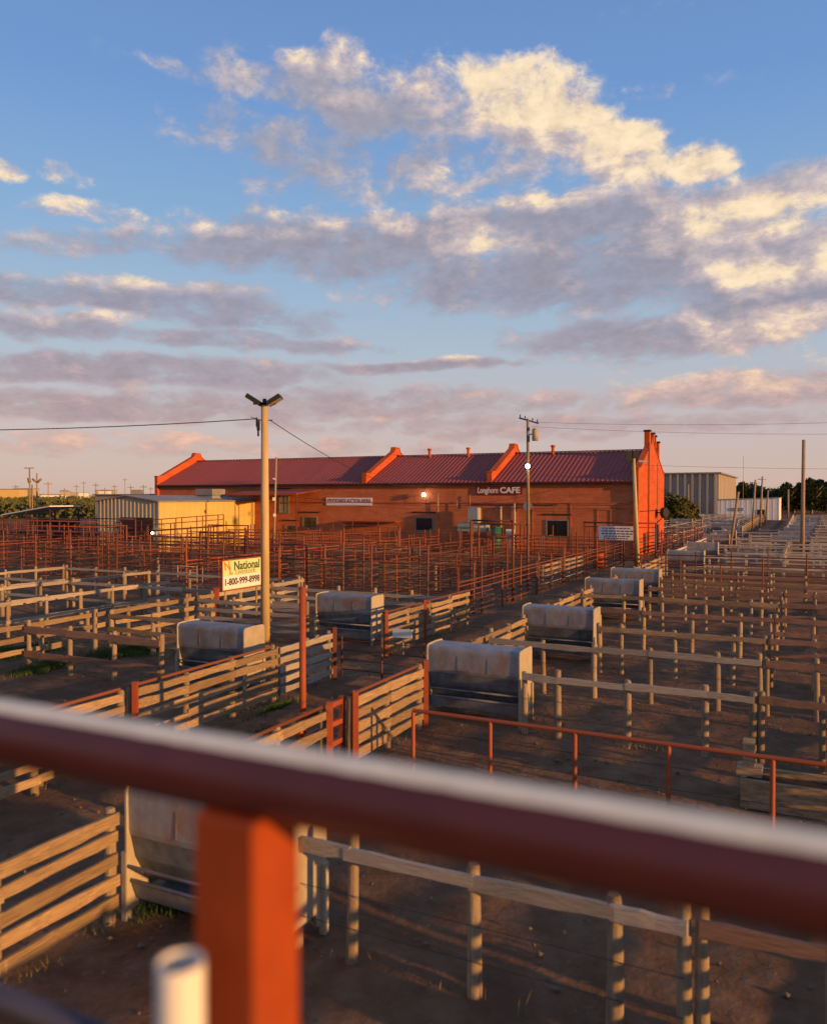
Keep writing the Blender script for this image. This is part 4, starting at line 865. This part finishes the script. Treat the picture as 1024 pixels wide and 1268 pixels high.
# ------------------------------------------------------------------ rusty steel yard before the barn
us = (36.5, 41.0, 46.0, 51.5, 57.0, 63.0, 69.0)
for i, u in enumerate(us):
    v1 = -14.2; v0 = max(-96, -1.42*u)
    if u < 60:
        for j in range(3):
            a = v0+(v1-v0)*j/3; b_ = v0+(v1-v0)*(j+1)/3-.15
            pipe_fence(u+rnd.uniform(-.6, .6), a, u+rnd.uniform(-.6, .6), b_, 'rusty pipe cross fence in ' + ['front', 'second', 'third', 'middle', 'fifth'][i] + ' row of the steel pens, ' + ['left', 'central', 'right'][j]+' stretch', m=RUST if (i+j) % 3 else RUSTD, h=rnd.choice((2.0, 2.3, 2.5)), sp=rnd.uniform(2.3, 3.1), group='rusty pipe cross fences before the brick barn', tall=rnd.sample(range(2, 6), 2))
    else:
        vs = (v0, -58.5) if u < 65 else (v0, -66.5)
        for j, (a, b_) in enumerate((vs, (-56, -14.2))):
            pipe_fence(u, a, u, b_, 'rusty pipe cross fence in ' + ['last', 'next to last'][u < 65]+' row, '+['left of the cream shed', 'close to the brick wall'][j], h=2.2, m=RUSTD if j else RUST, group='rusty pipe cross fences before the brick barn')
vl = (-14.1, -19.8, -25.6, -31.4, -37.4, -44, -51, -58.8, -67, -76)
for i, v in enumerate(vl):
    u0 = max(35.5, -v/1.42); u1 = 69 if v > -57 else (60 if v > -66 else 70)
    if v == -14.1: u0 = 33.5
    um = (u0+u1)/2
    for j, (a, b_) in enumerate(((u0, um-.2), (um, u1))):
        pipe_fence(a, v+rnd.uniform(-.4, .4)*(i > 0), b_, v+rnd.uniform(-.4, .4)*(i > 0), ['rusty pipe fence running toward the barn', 'rusty pipe fence edging the drive alley'][v == -14.1]+[', near half', ', far half'][j]+('' if v == -14.1 else ', %s line from the alley' % ['', 'first', 'second', 'third', 'fourth', 'fifth', 'sixth', 'seventh', 'eighth', 'ninth'][i]),
                   h=1.75 if v == -14.1 else rnd.choice((2.0, 2.3)), m=REDP if v == -31.4 else (RUSTD if v in (-25.6, -51) else RUST), sp=2.9, group='rusty lengthwise pipe fences before the brick barn', tall=(0, 2) if i % 2 else (1,))
far_fence(48, -14.6, 58, -14.6, 'lit pale plank fence inside the alley side of the steel pens', m=PALE, sp=2.2, group='plank fences in the steel pens')
for i, (u, v0, v1) in enumerate(((44, -30, -20), (50, -44, -33), (42, -50, -40), (60, -40, -28), (55, -28, -17))):
    far_fence(u, v0, u, v1, 'grey plank wall low inside the steel pens, ' + ['behind the alley feeder', 'left of centre', 'beyond the yellow sign', 'below the air unit', 'near the alley'][i], m=WOOD, bh=.26, group='plank fences in the steel pens')
# portal frames
for i, (u, v, w, h) in enumerate(((41, -16.5, 2.4, 4.4), (47, -18.4, 3.2, 4.0), (55, -33, 5, 3.4), (52, -44, 4, 3.4), (60, -24, 4, 3.6), (44, -38, 3, 3.2), (38, -27, 3, 3.0), (57, -63, 6, 3.6), (50, -56, 5, 3.3))):
    t = thing('gate_frame', W(u, v), ANG_V, 'tall rusty gate frame ' + ['nearest the alley at the front of the steel pens', 'just behind the one nearest the alley', 'in the middle of the steel pens', 'left of the middle of the steel pens', 'below the cafe sign', 'behind the alley feeder to its left', 'behind the yellow sign', 'before the cream shed', 'behind the left steel rows'][i], 'gate frame', 'tall gate frames in the steel pens')
    for x in (0, w): MB().tube((x, 0, 0), (x, 0, h), .07, n=8).build('post', RUST, t)
    MB().tube((0, 0, h-.05), (w, 0, h-.05), .05, n=8).build('beam', RUST, t); MB().tube((0, 0, h-.9), (w, 0, h-.9), .03, n=6).build('lower_beam', RUST, t)
# high frame with the notice board
t = thing('notice_stand', W(66, -16.5), ANG_V, 'high dark red pipe frame carrying the white notice before the gable', 'gate frame')
for x in (0, .85, 3.2, 4.1, 5.7): MB().tube((x, 0, 0), (x, 0, 3.55), .065, n=8).build('post', RUSTD, t)
for z in (.5, 1.0, 1.5, 2.0): MB().tube((0, .03, z), (5.7, .03, z), .03, n=6).build('rail', RUSTD, t)
MB().tube((-.1, 0, 3.55), (5.8, 0, 3.55), .06, n=8).tube((0, 0, 3.2), (5.7, 0, 3.2), .035, n=6).build('beam', RUSTD, t)
t = thing('notice_sign', W(66, -15.3), ANG_V, 'white notice with lines of small print hung on the high pipe frame', 'sign')
MB().box((0, -.12, 2.15), (2.75, -.09, 3.28)).build('sign_board', WHITE, t)
for r_, (z, m_, w) in enumerate(((3.10, INKR, 2.2), (2.88, INKB, 2.3), (2.66, INKB, 2.35), (2.46, INKR, 1.9), (2.28, INKR, 1.6))):
    x = .2+(2.4-w)/2
    q = MB()
    while x < .2+(2.4-w)/2+w:
        l = rnd.uniform(.12, .34); q.box((x, -.126, z-.045), (x+l, -.1215, z+.045)); x += l+.07
    q.build('print_line', m_, t)
t = thing('orange_barrel', W(64.2, -14.9), 0, 'faded orange drum beside the leaning pole', 'barrel')
MB().tube((0, 0, 0), (0, 0, 1.2), .48, .45, 14).build('drum', BRICKP, t); MB().tube((0, 0, 1.201), (0, 0, 1.24), .47, .47, 14).build('rim', RUST, t)
# catwalk at left
t = thing('catwalk', W(56.2, -90), ANG_V, 'raised rusty catwalk with railings crossing the left of the steel pens', 'catwalk')
MB().box((0, 0, 2.15), (30, 1.1, 2.27)).build('deck', REDP, t)
for y in (0.03, 1.07):
    for z in (2.75, 3.25): MB().tube((0, y, z), (30, y, z), .035, n=6).build('handrail', REDP if y < .5 else RUST, t)
for i in range(13):
    for y in (0.03, 1.07): MB().tube((i*2.5, y, 0), (i*2.5, y, 3.3), .05, n=6).build('post', RUST, t)
t = thing('catwalk_ramp', W(57, -59.6), R(-26)+.18, 'sloping rusty ramp rising from the catwalk toward the barn', 'ramp')
for y in (0, 1.0):
    for dz in (0, .55, 1.0): MB().tube((0, y, 2.2+dz), (11, y, 3.0+dz), .035, n=6).build('handrail', REDP if y == 0 else RUST, t)
    for i in range(6): MB().tube((i*2.2, y, 0), (i*2.2, y, 3.2+i*.16), .045, n=6).build('post', RUST, t)
MB().prism([(0, 2.08), (0, 2.18), (11, 2.98), (11, 2.88)], 1, 0.04, .96).build('deck', RUST, t)
for i, (u, v, w) in enumerate(((50.5, -55, 5.2), (50, -61.5, 4))):
    t = thing('lit_chute_panel', W(u, v), ANG_V, 'sunlit orange plank chute wall in the left steel pens, ' + ['right one', 'left one'][i], 'chute')
    for z in (.3, .6, .9, 1.2): MB().box((0, -.05, z), (w, 0, z+.22)).build('board', WOODR, t)
    for x in (.1, w/2, w-.1): MB().box((x-.06, .003, 0), (x+.06, .12, 1.5)).build('post', POST, t)

# ------------------------------------------------------------------ the railing in front of the camera
UR_ = 1.10; ZP = EYE-.432*UR_; D_ = .122
rl = thing('catwalk_railing', W(UR_, -.762*UR_-.012, 4.0), ANG_V, 'thick maroon pipe railing with a cream top and an orange square post, close up', 'railing')
zc = ZP-4.0
bm = bmesh.new(); n = 40; L0, L1 = -2.0, 2.6; ringA = []; segs = 12
def ring(x, n, r): return [bm.verts.new((x, r*math.cos(2*math.pi*i/n), zc+r*math.sin(2*math.pi*i/n))) for i in range(n)]
rs = [ring(L0+(L1-L0)*i/segs, n, D_/2) for i in range(segs+1)]
for a, b_ in zip(rs, rs[1:]):
    for i in range(n): bm.faces.new((a[i], b_[i], b_[(i+1) % n], a[(i+1) % n])).smooth = True
bm.faces.new(rs[0]); bm.faces.new(rs[-1][::-1]); bmesh.ops.recalc_face_normals(bm, faces=bm.faces)
me = bpy.data.meshes.new('rail_pipe'); bm.to_mesh(me); bm.free(); me.materials.append(MAROON); link('rail_pipe', me, rl)
bm = bmesh.new(); rr = random.Random(5); A0, A1 = R(62), R(125); prevr = None     # pale cream colour in a band over the crown of the pipe
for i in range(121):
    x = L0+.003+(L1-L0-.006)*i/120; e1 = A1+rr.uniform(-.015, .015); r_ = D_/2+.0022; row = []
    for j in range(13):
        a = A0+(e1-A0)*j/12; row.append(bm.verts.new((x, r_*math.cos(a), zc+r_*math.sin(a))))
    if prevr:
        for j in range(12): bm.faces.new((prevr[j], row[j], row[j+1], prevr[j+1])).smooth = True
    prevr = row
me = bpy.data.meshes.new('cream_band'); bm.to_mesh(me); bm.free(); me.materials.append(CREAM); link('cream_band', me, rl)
w = .116*UR_/2
for x in (0, -1.95):
    MB().box((x-w, -w, 0), (x+w, w, zc-D_/2+.012)).build('post', POSTP, rl, bevel=.006)
MB().box((-w-.05, -w-.05, -.001), (w+.05, w+.05, .012)).build('base_plate', POSTP, rl)
MB().tube((-2.0, .0, zc-.55), (-w-.002, .0, zc-.55), .023, n=14).build('lower_rail', BLUEST, rl)
t = thing('pvc_pipe', W(.93, -.845, 4.0), 0, 'short white plastic pipe standing upright beside the orange railing post', 'pipe')
MB().tube((0, 0, 0), (0, 0, .90), .036, n=28, caps=False).tube((0, 0, 0), (0, 0, .90), .031, n=28, caps=False).build('pipe_wall', PVC, t)
bm = bmesh.new()
A = [bm.verts.new((.036*math.cos(a), .036*math.sin(a), .90)) for a in [2*math.pi*i/28 for i in range(28)]]; B = [bm.verts.new((.031*math.cos(a), .031*math.sin(a), .90)) for a in [2*math.pi*i/28 for i in range(28)]]
for i in range(28): bm.faces.new((A[i], A[(i+1) % 28], B[(i+1) % 28], B[i]))
me = bpy.data.meshes.new('pipe_rim'); bm.to_mesh(me); bm.free(); me.materials.append(PVC); link('pipe_rim', me, t)
dk = thing('catwalk_deck', W(0, 0, 4.0), ANG_V, 'raised plank deck under the railing', 'deck')
for i in range(9): MB().box((-2.4, -1.0+i*.245, -.05), (3.0, -.765+i*.245, -.004)).build('plank', WOOD, dk)
for x in (-2.2, 2.6): MB().box((x-.1, 1.05, -4), (x+.1, 1.25-.03, -.06)).build('support_post', POSTP, dk)
